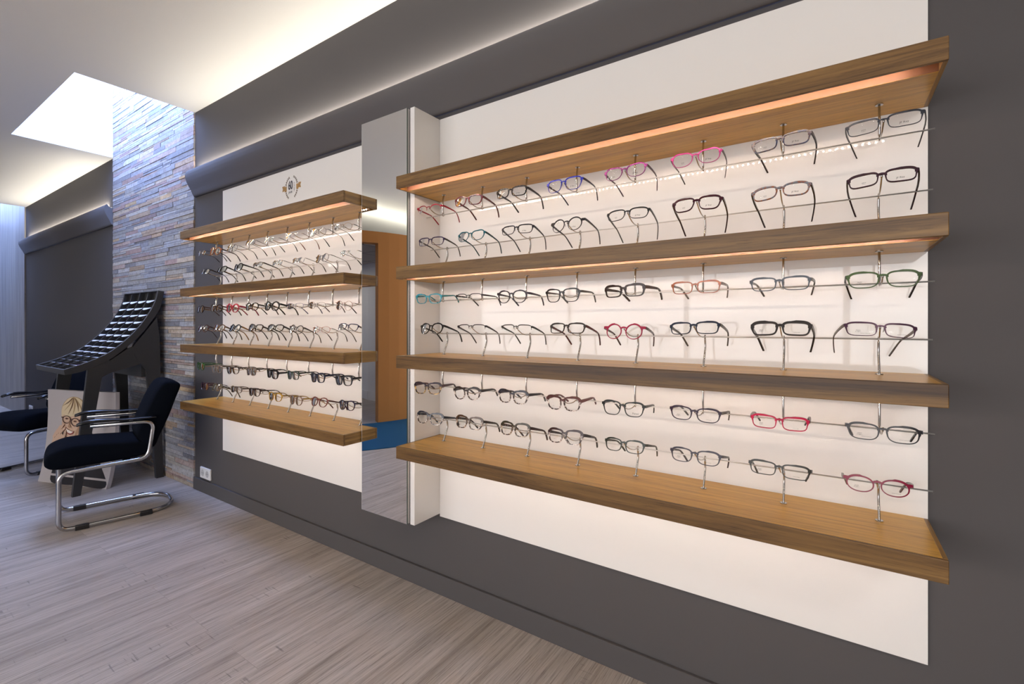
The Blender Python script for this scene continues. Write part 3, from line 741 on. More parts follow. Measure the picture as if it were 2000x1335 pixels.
# ================================================================ eyeglasses
POSES = {('B', 1, 0): [-1.354, -0.164, 1.686, 0.06, -0.074, 0.013, 0.136], ('B', 1, 1): [-1.149, -0.164, 1.691, 0.012, -0.16, 0.03, 0.137], ('B', 1, 2): [-0.949, -0.167, 1.689, -0.035, -0.12, 0.019, 0.137], ('B', 1, 3): [-0.738, -0.162, 1.686, -0.048, -0.08, 0.007, 0.141], ('B', 1, 4): [-0.529, -0.157, 1.69, -0.023, -0.101, -0.014, 0.139], ('B', 1, 5): [-0.32, -0.154, 1.693, 0.026, -0.065, -0.01, 0.14], ('B', 1, 6): [-0.109, -0.151, 1.692, -0.112, -0.087, -0.005, 0.138], ('B', 1, 7): [0.103, -0.155, 1.688, -0.118, -0.06, -0.005, 0.148], ('B', 2, 0): [-1.35, -0.157, 1.554, 0.071, -0.171, 0.017, 0.135], ('B', 2, 1): [-1.142, -0.155, 1.557, -0.018, -0.256, -0.002, 0.136], ('B', 2, 2): [-0.933, -0.151, 1.556, 0.054, -0.266, 0.004, 0.134], ('B', 2, 3): [-0.73, -0.154, 1.554, -0.097, -0.256, -0.005, 0.136], ('B', 2, 4): [-0.521, -0.152, 1.558, 0.01, -0.329, -0.002, 0.138], ('B', 2, 5): [-0.316, -0.153, 1.562, 0.013, -0.359, 0.008, 0.137], ('B', 2, 6): [-0.109, -0.152, 1.563, -0.076, -0.337, -0.024, 0.137], ('B', 2, 7): [0.1, -0.15, 1.561, -0.078, -0.281, -0.027, 0.134], ('B', 3, 0): [-1.357, -0.167, 1.322, 0.091, 0.104, 0.007, 0.134], ('B', 3, 1): [-1.148, -0.163, 1.318, -0.002, -0.008, 0.007, 0.136], ('B', 3, 2): [-0.947, -0.164, 1.32, 0.009, -0.039, 0.006, 0.135], ('B', 3, 3): [-0.744, -0.165, 1.317, -0.045, 0.027, -0.001, 0.135], ('B', 3, 4): [-0.532, -0.16, 1.319, -0.183, 0.008, -0.011, 0.141], ('B', 3, 5): [-0.321, -0.154, 1.321, -0.04, 0.003, -0.006, 0.137], ('B', 3, 6): [-0.111, -0.154, 1.321, -0.066, 0.008, -0.0, 0.141], ('B', 3, 7): [0.102, -0.153, 1.323, -0.021, -0.107, -0.001, 0.142], ('B', 4, 0): [-1.347, -0.155, 1.204, -0.033, -0.269, -0.014, 0.136], ('B', 4, 1): [-1.141, -0.154, 1.201, 0.075, -0.286, -0.002, 0.137], ('B', 4, 2): [-0.935, -0.153, 1.2, 0.022, -0.26, 0.011, 0.135], ('B', 4, 3): [-0.73, -0.156, 1.203, -0.094, -0.264, -0.008, 0.14], ('B', 4, 4): [-0.531, -0.156, 1.2, 0.023, -0.207, 0.007, 0.134], ('B', 4, 5): [-0.324, -0.156, 1.205, -0.082, -0.231, -0.034, 0.14], ('B', 4, 6): [-0.109, -0.152, 1.204, -0.053, -0.306, -0.004, 0.138], ('B', 4, 7): [0.098, -0.154, 1.202, 0.253, -0.308, 0.059, 0.144], ('B', 5, 0): [-1.358, -0.17, 0.961, 0.157, 0.004, -0.018, 0.135], ('B', 5, 1): [-1.154, -0.168, 0.957, 0.058, -0.008, -0.032, 0.132], ('B', 5, 2): [-0.945, -0.163, 0.961, -0.037, -0.038, -0.005, 0.134], ('B', 5, 3): [-0.742, -0.163, 0.956, -0.028, 0.049, -0.01, 0.133], ('B', 5, 4): [-0.534, -0.16, 0.959, 0.022, -0.037, 0.005, 0.139], ('B', 5, 5): [-0.322, -0.157, 0.961, -0.068, -0.043, 0.004, 0.144], ('B', 5, 6): [-0.111, -0.152, 0.958, 0.026, 0.011, 0.005, 0.134], ('B', 5, 7): [0.102, -0.154, 0.961, -0.041, -0.099, 0.001, 0.142], ('B', 6, 0): [-1.352, -0.161, 0.839, 0.096, -0.18, 0.022, 0.136], ('B', 6, 1): [-1.147, -0.161, 0.845, -0.011, -0.216, 0.001, 0.135], ('B', 6, 2): [-0.939, -0.158, 0.845, -0.097, -0.246, -0.029, 0.135], ('B', 6, 3): [-0.736, -0.159, 0.846, -0.056, -0.246, -0.032, 0.136], ('B', 6, 4): [-0.531, -0.157, 0.842, -0.081, -0.206, -0.02, 0.134], ('B', 6, 5): [-0.321, -0.156, 0.841, -0.058, -0.213, -0.008, 0.142], ('B', 6, 6): [-0.111, -0.154, 0.836, 0.032, -0.213, 0.023, 0.142], ('B', 6, 7): [0.092, -0.149, 0.833, 0.004, -0.135, -0.001, 0.132], ('L', 1, 0): [-3.339, -0.175, 1.677, -0.049, -0.146, 0.021, 0.135], ('L', 1, 1): [-3.138, -0.18, 1.675, 0.071, -0.218, 0.064, 0.131], ('L', 1, 2): [-2.933, -0.179, 1.675, 0.049, -0.239, 0.035, 0.13], ('L', 1, 3): [-2.727, -0.178, 1.684, -0.068, -0.296, 0.061, 0.132], ('L', 1, 4): [-2.521, -0.174, 1.677, 0.106, -0.182, 0.043, 0.128], ('L', 1, 5): [-2.314, -0.169, 1.681, 0.165, -0.247, 0.04, 0.124], ('L', 1, 6): [-2.107, -0.162, 1.681, 0.22, -0.24, 0.037, 0.118], ('L', 1, 7): [-1.906, -0.169, 1.679, 0.228, -0.143, 0.038, 0.112], ('L', 2, 0): [-3.333, -0.154, 1.56, -0.037, -0.309, 0.023, 0.135], ('L', 2, 1): [-3.125, -0.149, 1.56, -0.06, -0.334, -0.006, 0.135], ('L', 2, 2): [-2.919, -0.152, 1.561, -0.118, -0.23, -0.013, 0.136], ('L', 2, 3): [-2.711, -0.147, 1.558, -0.085, -0.277, 0.016, 0.135], ('L', 2, 4): [-2.505, -0.149, 1.554, -0.109, -0.221, 0.021, 0.136], ('L', 2, 5): [-2.299, -0.152, 1.551, -0.064, -0.217, 0.028, 0.138], ('L', 2, 6): [-2.093, -0.15, 1.552, -0.061, -0.234, -0.015, 0.136], ('L', 2, 7): [-1.889, -0.151, 1.554, 0.011, -0.153, 0.017, 0.135], ('L', 3, 0): [-3.342, -0.18, 1.321, -0.09, -0.138, -0.0, 0.133], ('L', 3, 1): [-3.137, -0.177, 1.323, 0.206, -0.149, 0.044, 0.127], ('L', 3, 2): [-2.932, -0.178, 1.32, 0.113, -0.141, 0.028, 0.128], ('L', 3, 3): [-2.725, -0.172, 1.323, 0.074, -0.153, 0.026, 0.128], ('L', 3, 4): [-2.519, -0.169, 1.323, 0.315, -0.182, 0.029, 0.117], ('L', 3, 5): [-2.312, -0.164, 1.312, 0.393, -0.086, -0.004, 0.116], ('L', 3, 6): [-2.11, -0.169, 1.313, 0.19, -0.054, 0.041, 0.114], ('L', 3, 7): [-1.903, -0.163, 1.313, 0.1, -0.125, 0.053, 0.118], ('L', 4, 0): [-3.337, -0.162, 1.198, 0.089, -0.351, 0.003, 0.132], ('L', 4, 1): [-3.131, -0.159, 1.201, 0.061, -0.417, 0.048, 0.132], ('L', 4, 2): [-2.927, -0.162, 1.201, 0.021, -0.437, 0.027, 0.131], ('L', 4, 3): [-2.717, -0.152, 1.201, 0.113, -0.378, 0.046, 0.13], ('L', 4, 4): [-2.512, -0.152, 1.2, 0.152, -0.397, 0.021, 0.126], ('L', 4, 5): [-2.308, -0.153, 1.197, 0.084, -0.386, 0.073, 0.124], ('L', 4, 6): [-2.101, -0.149, 1.193, 0.229, -0.289, 0.032, 0.113], ('L', 4, 7): [-1.892, -0.148, 1.204, 0.14, -0.417, 0.045, 0.127], ('L', 5, 0): [-3.342, -0.183, 0.957, -0.073, 0.044, -0.002, 0.135], ('L', 5, 1): [-3.135, -0.179, 0.95, 0.054, 0.036, -0.047, 0.135], ('L', 5, 2): [-2.93, -0.182, 0.952, 0.087, 0.035, -0.038, 0.135], ('L', 5, 3): [-2.724, -0.182, 0.955, -0.101, 0.044, -0.038, 0.134], ('L', 5, 4): [-2.516, -0.173, 0.952, -0.09, 0.026, 0.044, 0.135], ('L', 5, 5): [-2.312, -0.178, 0.958, -0.103, 0.043, -0.035, 0.134], ('L', 5, 6): [-2.105, -0.173, 0.957, -0.087, 0.041, -0.039, 0.134], ('L', 5, 7): [-1.9, -0.173, 0.957, -0.023, 0.043, -0.02, 0.134], ('L', 6, 0): [-3.335, -0.16, 0.828, -0.048, -0.059, -0.0, 0.135], ('L', 6, 1): [-3.136, -0.171, 0.835, -0.048, -0.407, -0.008, 0.128], ('L', 6, 2): [-2.924, -0.164, 0.833, 0.013, -0.062, -0.003, 0.135], ('L', 6, 3): [-2.718, -0.163, 0.837, -0.013, -0.061, -0.035, 0.135], ('L', 6, 4): [-2.51, -0.158, 0.828, 0.032, -0.072, 0.022, 0.135], ('L', 6, 5): [-2.306, -0.162, 0.829, -0.039, -0.063, -0.004, 0.135], ('L', 6, 6): [-2.099, -0.162, 0.838, 0.031, -0.246, -0.004, 0.136], ('L', 6, 7): [-1.893, -0.158, 0.84, -0.058, -0.06, -0.036, 0.134]}
RZ = {1: 1.662, 2: 1.525, 3: 1.303, 4: 1.1655, 5: .944, 6: .802}
SHAPES = {  # half width, half height, squareness, taper, corner lift
 'rect': (.0262, .0150, 3.8, .05, .0), 'soft': (.0258, .0170, 3.0, .07, .0), 'way': (.0250, .0195, 3.2, .13, .0006), 'round': (.0228, .0215, 2.0, 0, 0),
 'oval': (.0248, .0165, 2.2, .02, .0), 'panto': (.0240, .0200, 2.35, .10, .0), 'cat': (.0256, .0180, 2.5, .10, .0035), 'slim': (.0255, .0140, 3.0, .08, .0)}
def outline(sh, n=40):
    a, b, e, tp_, lift = SHAPES[sh]; out = []
    for i in range(n):
        t = 2 * math.pi * i / n; c_, s_ = math.cos(t), math.sin(t)
        x = a * math.copysign(abs(c_) ** (2 / e), c_); z = b * math.copysign(abs(s_) ** (2 / e), s_)
        x *= 1 + tp_ * z / b; z += lift * max(0, x / a) * max(0, z / b) * 1.4
        out.append((x, z))
    return out
def wrap(x): return .008 * (abs(x) / .0675) ** 2
def ring_into(s, inner, outer, yf, yb):
    n = len(inner); m0 = len(s.v)
    for pts, dy in ((outer, yf), (inner, yf), (inner, yb), (outer, yb)):
        s.v += [(x, wrap(x) + dy, z) for x, z in pts]
    for q in range(4):
        q2 = (q + 1) % 4
        s.f += [(m0 + q * n + i, m0 + q * n + (i + 1) % n, m0 + q2 * n + (i + 1) % n, m0 + q2 * n + i) for i in range(n)]
def bar(s, pts, h0, h1, d):
    """flat bar through (x,z) points, height h at the ends, depth d"""
    m0 = len(s.v); k = len(pts)
    for i, (x, z) in enumerate(pts):
        h = h0 + (h1 - h0) * i / (k - 1)
        s.v += [(x, wrap(x) - d / 2, z + h / 2), (x, wrap(x) - d / 2, z - h / 2), (x, wrap(x) + d / 2, z - h / 2), (x, wrap(x) + d / 2, z + h / 2)]
    for i in range(k - 1):
        a = m0 + i * 4; s.f += [(a + q, a + (q + 1) % 4, a + 4 + (q + 1) % 4, a + 4 + q) for q in range(4)]
    s.f += [(m0, m0 + 1, m0 + 2, m0 + 3), tuple(m0 + (k - 1) * 4 + q for q in (3, 2, 1, 0))]
_g = {}
def glasses_meshes(sh, style):
    if (sh, style) in _g: return _g[(sh, style)]
    a, b, e, tp_, lift = SHAPES[sh]
    rim, top, dep = {'bold': (.0032, .0054, .0044), 'plastic': (.0022, .0036, .0036), 'metal': (.0014, .0034, .0022), 'thin': (.0008, .0010, .0014), 'semi': (.0010, .0036, .0024), 'bare': (.0, .0, .0012)}[style]
    cx_ = .0090 + a; cz_ = .0015 - b
    fr = MB(); O = outline(sh)
    for sg in (-1, 1):
        inn = [(sg * (cx_ + x), cz_ + z) for x, z in O]
        if style == 'bare': pass
        elif style == 'semi':
            up = [(x, z) for x, z in O if z > -b * .25]; up.sort(key=lambda p: math.atan2(p[1] + b * .5, p[0]))
            bar(fr, [(sg * (cx_ + x * 1.02), cz_ + z + .0004) for x, z in up], top * .8, top * .8, dep)
        else:
            out = []
            for i, (x, z) in enumerate(O):
                x0, z0 = O[i - 1]; x1, z1 = O[(i + 1) % len(O)]; tx, tz = x1 - x0, z1 - z0; l_ = math.hypot(tx, tz)
                nx, nz_ = tz / l_, -tx / l_; w_ = rim + (top - rim) * max(0, min(1, .5 + z / b)) + (rim * .7 if (x > 0 and z > b * .2) else 0) * (1 if style in ('bold', 'plastic') else .6)
                out.append((sg * (cx_ + x + nx * w_), cz_ + z + nz_ * w_))
            ring_into(fr, inn, out, -dep / 2, dep / 2)
        # end piece out to the hinge
        hz = {'bold': .0105, 'plastic': .0080, 'metal': .0082, 'thin': .0018, 'semi': .0072, 'bare': .0018}[style]
        zz_ = cz_ + b * .62
        bar(fr, [(sg * (cx_ + a * .955), zz_), (sg * .0640, zz_ + .0008), (sg * .0675, zz_ + .0004)], hz * 1.05, hz * .85, dep * 1.15)
    bh = {'bold': .0062, 'plastic': .0048, 'metal': .0032, 'thin': .0013, 'semi': .0022, 'bare': .0014}[style]
    zb = cz_ + b * .52; xi = cx_ - a * (1.0 if style != 'bare' else .97)
    bar(fr, [(-xi - .0012, zb - .001), (-xi * .6, zb + .0014), (0, zb + .0022), (xi * .6, zb + .0014), (xi + .0012, zb - .001)], bh, bh, dep)
    frame = fr.mesh('front_frame')
    lenses = []
    for sg in (-1, 1):
        s = MB(); P = [(sg * (cx_ + x * .995), cz_ + z * .995) for x, z in O]; n = len(P)
        s.v = [(x, wrap(x), z) for x, z in P] + [(sg * cx_ + (x - sg * cx_) * .55, wrap(x) - .0008, cz_ + (z - cz_) * .55) for x, z in P] + [(sg * cx_, wrap(cx_) - .0012, cz_)]
        s.f = [(i, (i + 1) % n, n + (i + 1) % n, n + i) for i in range(n)] + [(n + i, n + (i + 1) % n, 2 * n) for i in range(n)]
        lenses.append(s.mesh('lens', M['lens'], True))
    temples = []
    th_, hh = {'bold': (.0036, (.0100, .0080, .0042, .0056)), 'plastic': (.0028, (.0078, .0060, .0034, .0050)), 'metal': (.0018, (.0068, .0052, .0028, .0046)),
               'thin': (.0014, (.0026, .0020, .0020, .0048)), 'semi': (.0018, (.0066, .0052, .0030, .0050)), 'bare': (.0014, (.0024, .0020, .0020, .0048))}[style]
    zt = cz_ + b * .62
    for sg in (-1, 1):
        s = MB(); path = [(.0670, .0075, zt), (.0682, .022, zt), (.0690, .050, zt - .0008), (.0682, .078, zt - .0016), (.0668, .093, zt - .003), (.0650, .104, zt - .0075), (.0620, .117, zt - .0165), (.0585, .129, zt - .0265), (.0560, .1365, zt - .0335)]
        hs = [hh[0], hh[0] * .98, hh[1], hh[1] * .85, hh[2], hh[2] * 1.1, hh[3] * .9, hh[3], hh[3] * .8]
        for i, ((x, y, z), h_) in enumerate(zip(path, hs)):
            dy, dz = (path[min(i + 1, 8)][1] - path[max(i - 1, 0)][1]), (path[min(i + 1, 8)][2] - path[max(i - 1, 0)][2]); l_ = math.hypot(dy, dz)
            ny, nz_ = -dz / l_, dy / l_; w_ = th_ * .62
            s.v += [(sg * x - w_, y + ny * h_ / 2, z + nz_ * h_ / 2), (sg * x + w_, y + ny * h_ / 2, z + nz_ * h_ / 2), (sg * x + w_, y - ny * h_ / 2, z - nz_ * h_ / 2), (sg * x - w_, y - ny * h_ / 2, z - nz_ * h_ / 2)]
        for i in range(8):
            a_ = i * 4; s.f += [(a_ + q, a_ + (q + 1) % 4, a_ + 4 + (q + 1) % 4, a_ + 4 + q) for q in range(4)]
        s.f += [(0, 3, 2, 1), (32, 33, 34, 35)]
        temples.append(s.mesh('temple'))
    pads = []
    for sg in (-1, 1):
        s = MB(); n = 10; c0 = Vector((sg * .0068, .0055, cz_ + b * .10))
        for layer in (-.0006, .0006):
            for i in range(n):
                t = 2 * math.pi * i / n; s.v.append((c0.x + sg * layer + .0012 * sg * math.sin(t), c0.y + .0026 * math.cos(t), c0.z + .0055 * math.sin(t)))
        s.f = [tuple(range(n)), tuple(reversed(range(n, 2 * n)))] + [(i, (i + 1) % n, n + (i + 1) % n, n + i) for i in range(n)]
        s.tube([(c0.x + sg * .0006, c0.y, c0.z), (sg * .0085, c0.y + .0015, c0.z + .003), (sg * (xi + .0012), wrap(xi) + .0004, c0.z + .0005)], .0005, 5)
        pads.append(s.mesh('nose_pad', M['steel']))
    for me in [frame] + temples: me.materials.append(None)
    _g[(sh, style)] = (frame, lenses, temples, pads, cx_, cz_, b); return _g[(sh, style)]
def setmat(o, m): o.material_slots[0].link = 'OBJECT'; o.material_slots[0].material = m

DK = (34, 32, 36); GY = (92, 88, 88); BR = (74, 56, 48)
BIG = {
1: [('oval', 'semi', (196, 30, 58), (172, 22, 44), 'crimson half-rim'), ('soft', 'plastic', ('tort', (150, 34, 42), (70, 34, 52)), (118, 58, 56), 'mottled red-brown oval'), ('rect', 'plastic', (44, 40, 44), (74, 70, 72), 'black rectangular'),
    ('way', 'metal', (44, 52, 176), (72, 62, 78), 'bright blue'), ('cat', 'metal', (150, 50, 132), (92, 58, 72), 'magenta cat-eye'), ('cat', 'metal', (206, 62, 142), (112, 96, 92), 'pink cat-eye'),
    ('rect', 'plastic', ('tort', (46, 58, 104), (84, 66, 62)), (66, 56, 58), 'speckled navy'), ('rect', 'metal', (62, 66, 78), (86, 84, 88), 'slate grey metal')],
2: [('rect', 'metal', (84, 66, 116), (84, 74, 62), 'thin purple'), ('cat', 'metal', (36, 122, 138), (40, 84, 92), 'teal cat-eye'), ('rect', 'metal', (52, 48, 62), (84, 82, 86), 'dark indigo metal'),
    ('round', 'metal', (72, 70, 76), (96, 94, 100), 'round grey metal'), ('soft', 'metal', (58, 62, 66), (96, 94, 92), 'charcoal metal'), ('way', 'plastic', (88, 38, 58), (64, 34, 44), 'wine red'),
    ('soft', 'plastic', ('tort', (188, 118, 84), (112, 116, 128)), (64, 54, 56), 'orange and grey mottled'), ('rect', 'plastic', (84, 56, 70), (58, 42, 52), 'purple-brown rectangular')],
3: [('soft', 'plastic', (54, 162, 184), (60, 140, 148), 'bright turquoise'), ('slim', 'semi', (50, 42, 44), (54, 42, 42), 'dark slim half-rim'), ('panto', 'plastic', (56, 42, 54), (76, 62, 76), 'plum black rounded'),
    ('way', 'plastic', (44, 38, 40), (110, 102, 96), 'black rectangular'), ('rect', 'bold', (66, 48, 44), (92, 72, 66), 'dark brown chunky'), ('rect', 'plastic', ('tort', (176, 84, 40), (140, 72, 30)), (132, 118, 110), 'amber tortoiseshell'),
    ('rect', 'plastic', (72, 80, 94), (112, 102, 98), 'slate blue rectangular'), ('soft', 'plastic', (74, 102, 52), (46, 38, 36), 'olive green')],
4: [('panto', 'plastic', (44, 40, 42), (40, 36, 38), 'black rounded'), ('slim', 'semi', (72, 60, 62), (96, 82, 84), 'brown and navy half-rim'), ('rect', 'semi', (70, 66, 62), (66, 66, 56), 'dark olive half-rim'),
    ('rect', 'plastic', (88, 80, 78), (112, 48, 50), 'grey front, red armed'), ('round', 'plastic', (190, 48, 84), (110, 84, 82), 'raspberry round'), ('rect', 'plastic', (58, 66, 88), (112, 104, 96), 'dark blue rectangular'),
    ('rect', 'bold', (74, 68, 68), (70, 62, 60), 'charcoal chunky'), ('rect', 'metal', (106, 68, 96), (120, 108, 100), 'purple metal')],
5: [('way', 'bold', ('two', (56, 40, 56), (214, 180, 120)), (112, 88, 92), 'plum over tortoiseshell'), ('panto', 'bold', ('two', (58, 48, 48), (214, 200, 190)), (82, 76, 76), 'charcoal over striped clear'), ('way', 'bold', ('two', (44, 44, 58), (220, 208, 198)), (66, 64, 68), 'navy over striped clear'),
    ('way', 'bold', ('two', (104, 62, 60), (222, 210, 204)), (122, 80, 82), 'burgundy over striped clear'), ('way', 'plastic', (50, 52, 50), (66, 66, 64), 'dark green-black'), ('soft', 'plastic', (64, 42, 66), (120, 114, 110), 'aubergine'),
    ('rect', 'plastic', (190, 28, 74), (70, 58, 62), 'cherry red'), ('soft', 'plastic', (48, 44, 48), (42, 40, 42), 'matt black')],
6: [('way', 'bold', ('two', (54, 60, 76), (224, 214, 206)), (70, 72, 84), 'blue-grey over striped clear'), ('way', 'bold', ('two', (96, 66, 46), (214, 190, 170)), (86, 76, 70), 'amber-bridged tortoiseshell'), ('way', 'bold', ('two', (76, 68, 52), (214, 196, 176)), (98, 74, 72), 'olive over striped clear'),
    ('way', 'bold', ('two', (78, 52, 54), (222, 208, 202)), (76, 68, 68), 'maroon over striped clear'), ('soft', 'plastic', (62, 70, 62), (84, 84, 74), 'dark moss green'), ('soft', 'plastic', (76, 68, 84), (92, 82, 92), 'grey and violet'),
    ('rect', 'plastic', (62, 58, 50), (72, 66, 60), 'dark olive rectangular'), ('oval', 'plastic', (152, 30, 66), (130, 112, 112), 'berry red oval')]}
FAR = {
1: [('oval', 'thin', (96, 74, 70), (70, 56, 56), 'thin brown oval'), ('round', 'plastic', ('tort', (196, 112, 40), (128, 70, 34)), (74, 60, 60), 'orange tortoiseshell round'), ('round', 'thin', (110, 92, 92), (60, 48, 48), 'grey-brown round wire'), ('oval', 'thin', (150, 132, 124), (58, 50, 50), 'pale wire oval'),
    ('slim', 'bare', (150, 136, 128), (64, 56, 56), 'rimless with dark tips'), ('oval', 'bare', (170, 150, 130), (130, 76, 60), 'rimless with brown arms'), ('round', 'thin', (110, 98, 96), (66, 60, 62), 'gunmetal round wire'), ('oval', 'thin', (170, 140, 110), (76, 56, 52), 'gold wire oval')],
2: [('oval', 'metal', (62, 56, 62), (52, 46, 50), 'dark oval'), ('soft', 'plastic', (46, 42, 44), (44, 40, 42), 'black soft-cornered'), ('panto', 'plastic', (40, 36, 38), (48, 40, 42), 'black rounded'), ('slim', 'semi', (150, 130, 104), (66, 56, 52), 'bronze half-rim'),
    ('slim', 'bare', (128, 116, 110), (70, 62, 60), 'rimless with grey arms'), ('slim', 'bare', (110, 100, 98), (76, 66, 62), 'rimless with brown-grey arms'), ('round', 'thin', (104, 88, 82), (104, 90, 84), 'round bronze wire'), ('slim', 'bare', (176, 158, 120), (64, 54, 48), 'rimless with gold fittings')],
3: [('round', 'plastic', (66, 52, 54), (92, 72, 66), 'dark brown round'), ('panto', 'plastic', (64, 48, 44), (60, 50, 50), 'black-brown rounded'), ('round', 'bold', (196, 70, 88), (150, 34, 62), 'ruby red round'), ('panto', 'plastic', (40, 34, 34), (40, 36, 36), 'black bold-armed'),
    ('round', 'bold', (38, 40, 42), (40, 42, 42), 'black heavy round'), ('slim', 'thin', (92, 84, 140), (84, 78, 118), 'violet wire'), ('oval', 'thin', (126, 112, 112), (112, 88, 88), 'grey speckled wire'), ('round', 'thin', (176, 104, 84), (60, 50, 50), 'copper round wire')],
4: [('round', 'plastic', (92, 50, 56), (72, 60, 68), 'burgundy round'), ('panto', 'plastic', ('tort', (160, 104, 52), (96, 60, 40)), (110, 84, 60), 'amber tortoiseshell'), ('round', 'plastic', (58, 60, 64), (150, 106, 50), 'black round, gold armed'), ('way', 'plastic', (78, 62, 58), (66, 58, 56), 'dark brown'),
    ('soft', 'plastic', (66, 58, 54), (60, 54, 52), 'black-brown soft'), ('round', 'metal', (88, 80, 78), (80, 70, 66), 'dark grey round'), ('oval', 'thin', (216, 128, 112), (92, 78, 76), 'rose pink wire'), ('rect', 'metal', (66, 70, 112), (130, 116, 108), 'navy rectangular')],
5: [('round', 'plastic', (58, 110, 58), (58, 100, 54), 'leaf green'), ('round', 'plastic', (150, 140, 134), (128, 120, 112), 'clear beige round'), ('panto', 'plastic', (70, 58, 54), (86, 74, 70), 'brown-black rounded'), ('way', 'plastic', (140, 126, 118), (104, 94, 88), 'clear grey'),
    ('way', 'bold', (36, 38, 42), (34, 34, 38), 'black square'), ('way', 'plastic', (78, 98, 88), (58, 62, 58), 'grey-green square'), ('way', 'bold', (66, 70, 88), (50, 56, 78), 'dark blue square'), ('way', 'bold', (82, 82, 86), (66, 66, 70), 'charcoal square')],
6: [('round', 'plastic', (102, 72, 92), (84, 52, 56), 'mauve round'), ('panto', 'plastic', (138, 130, 112), (90, 82, 64), 'olive beige'), ('oval', 'plastic', (132, 118, 108), (110, 92, 82), 'clear brown oval'), ('panto', 'plastic', (72, 46, 42), (66, 54, 50), 'dark brown rounded'),
    ('panto', 'plastic', (206, 160, 54), (150, 124, 70), 'yellow'), ('round', 'plastic', (168, 140, 124), (186, 150, 80), 'clear beige with honey tips'), ('panto', 'plastic', (136, 66, 56), (110, 58, 52), 'red-brown rounded'), ('panto', 'plastic', (66, 56, 88), (86, 78, 80), 'indigo rounded')]}
ORD = ('leftmost', 'second from left', 'third from left', 'fourth from left', 'fourth from right', 'third from right', 'second from right', 'rightmost')
ROWT = {1: 'hanging under the top shelf', 2: 'standing on the second shelf', 3: 'hanging under the second shelf', 4: 'standing on the third shelf', 5: 'hanging under the third shelf', 6: 'standing on the bottom shelf'}
ROWS_ = {1: 'under top shelf', 2: 'above second shelf', 3: 'under second shelf', 4: 'above third shelf', 5: 'under third shelf', 6: 'above bottom shelf'}
def make_glasses(unit, row, c_):
    sh, style, fc, tc_, desc = (BIG if unit == 'B' else FAR)[row][c_]
    x, y, z, ya, pi_, ro, wd = POSES[(unit, row, c_)]
    if unit == 'L': wd = max(wd, .131); ya = max(-.14, min(.14, ya))
    frame, lenses, temples, pads, cx_, cz_, b = glasses_meshes(sh, style)
    k = wd / .135
    t = empty('eyeglasses', (x, y, z)); t.rotation_mode = 'XYZ'
    mt = Matrix.Rotation(ya, 3, 'Z') @ Matrix.Rotation(pi_, 3, 'X') @ Matrix.Rotation(ro, 3, 'Y')
    t.rotation_euler = mt.to_euler('XYZ'); t.scale = (k, 1, 1)
    t['label'] = '%s eyeglasses, %s, %s, %s display' % (desc, ORD[c_], ROWS_[row], 'near' if unit == 'B' else 'far')
    t['category'] = 'eyeglasses'; t['group'] = 'eyeglasses in the row %s of the %s display' % (ROWT[row], 'near' if unit == 'B' else 'far')
    metal = style in ('metal', 'thin', 'semi', 'bare')
    f_ = link('front_frame', frame, t); setmat(f_, frame_mat(fc, metal))
    for me in temples: o = link('temple', me, t); setmat(o, frame_mat(tc_, metal))
    for me in lenses: link('lens', me, t)
    if metal:
        for me in pads: link('nose_pad', me, t)
    # lettering on the demo lenses
    if unit == 'B':
        lz = cz_ - b * .50; yy = wrap(cx_) - .0022
        def tx(s, sz, xx, zz): o = text(s, sz, 'lens_print', M['text'], t, (xx, yy, zz)); return o
        if row in (1, 2) and c_ >= 2:
            tx('JF Rey', .0062, cx_ - .001, lz)
            if c_ >= 4: tx('60M56\n0.25.1', .0030, -cx_ + .001, lz)
        elif row == 5 and c_ == 4: tx('Persol', .0075, cx_ + .006, lz - .001)
        elif row >= 3 and c_ >= 5:
            tx('00420\nK.200.+', .0034, -cx_ - .007, lz + .002); tx('titanium handmade' if c_ == 7 else 'eyewear design', .0022, cx_ + .002, lz - .002)
            if c_ == 7 and row in (3, 4, 5): tx('titanium handmade', .0024, -cx_ + .006, lz - .003)
        elif row >= 3: tx('54 17', .0030, -cx_ - .002, lz)
    return t, mt, k, (x, y, z), desc
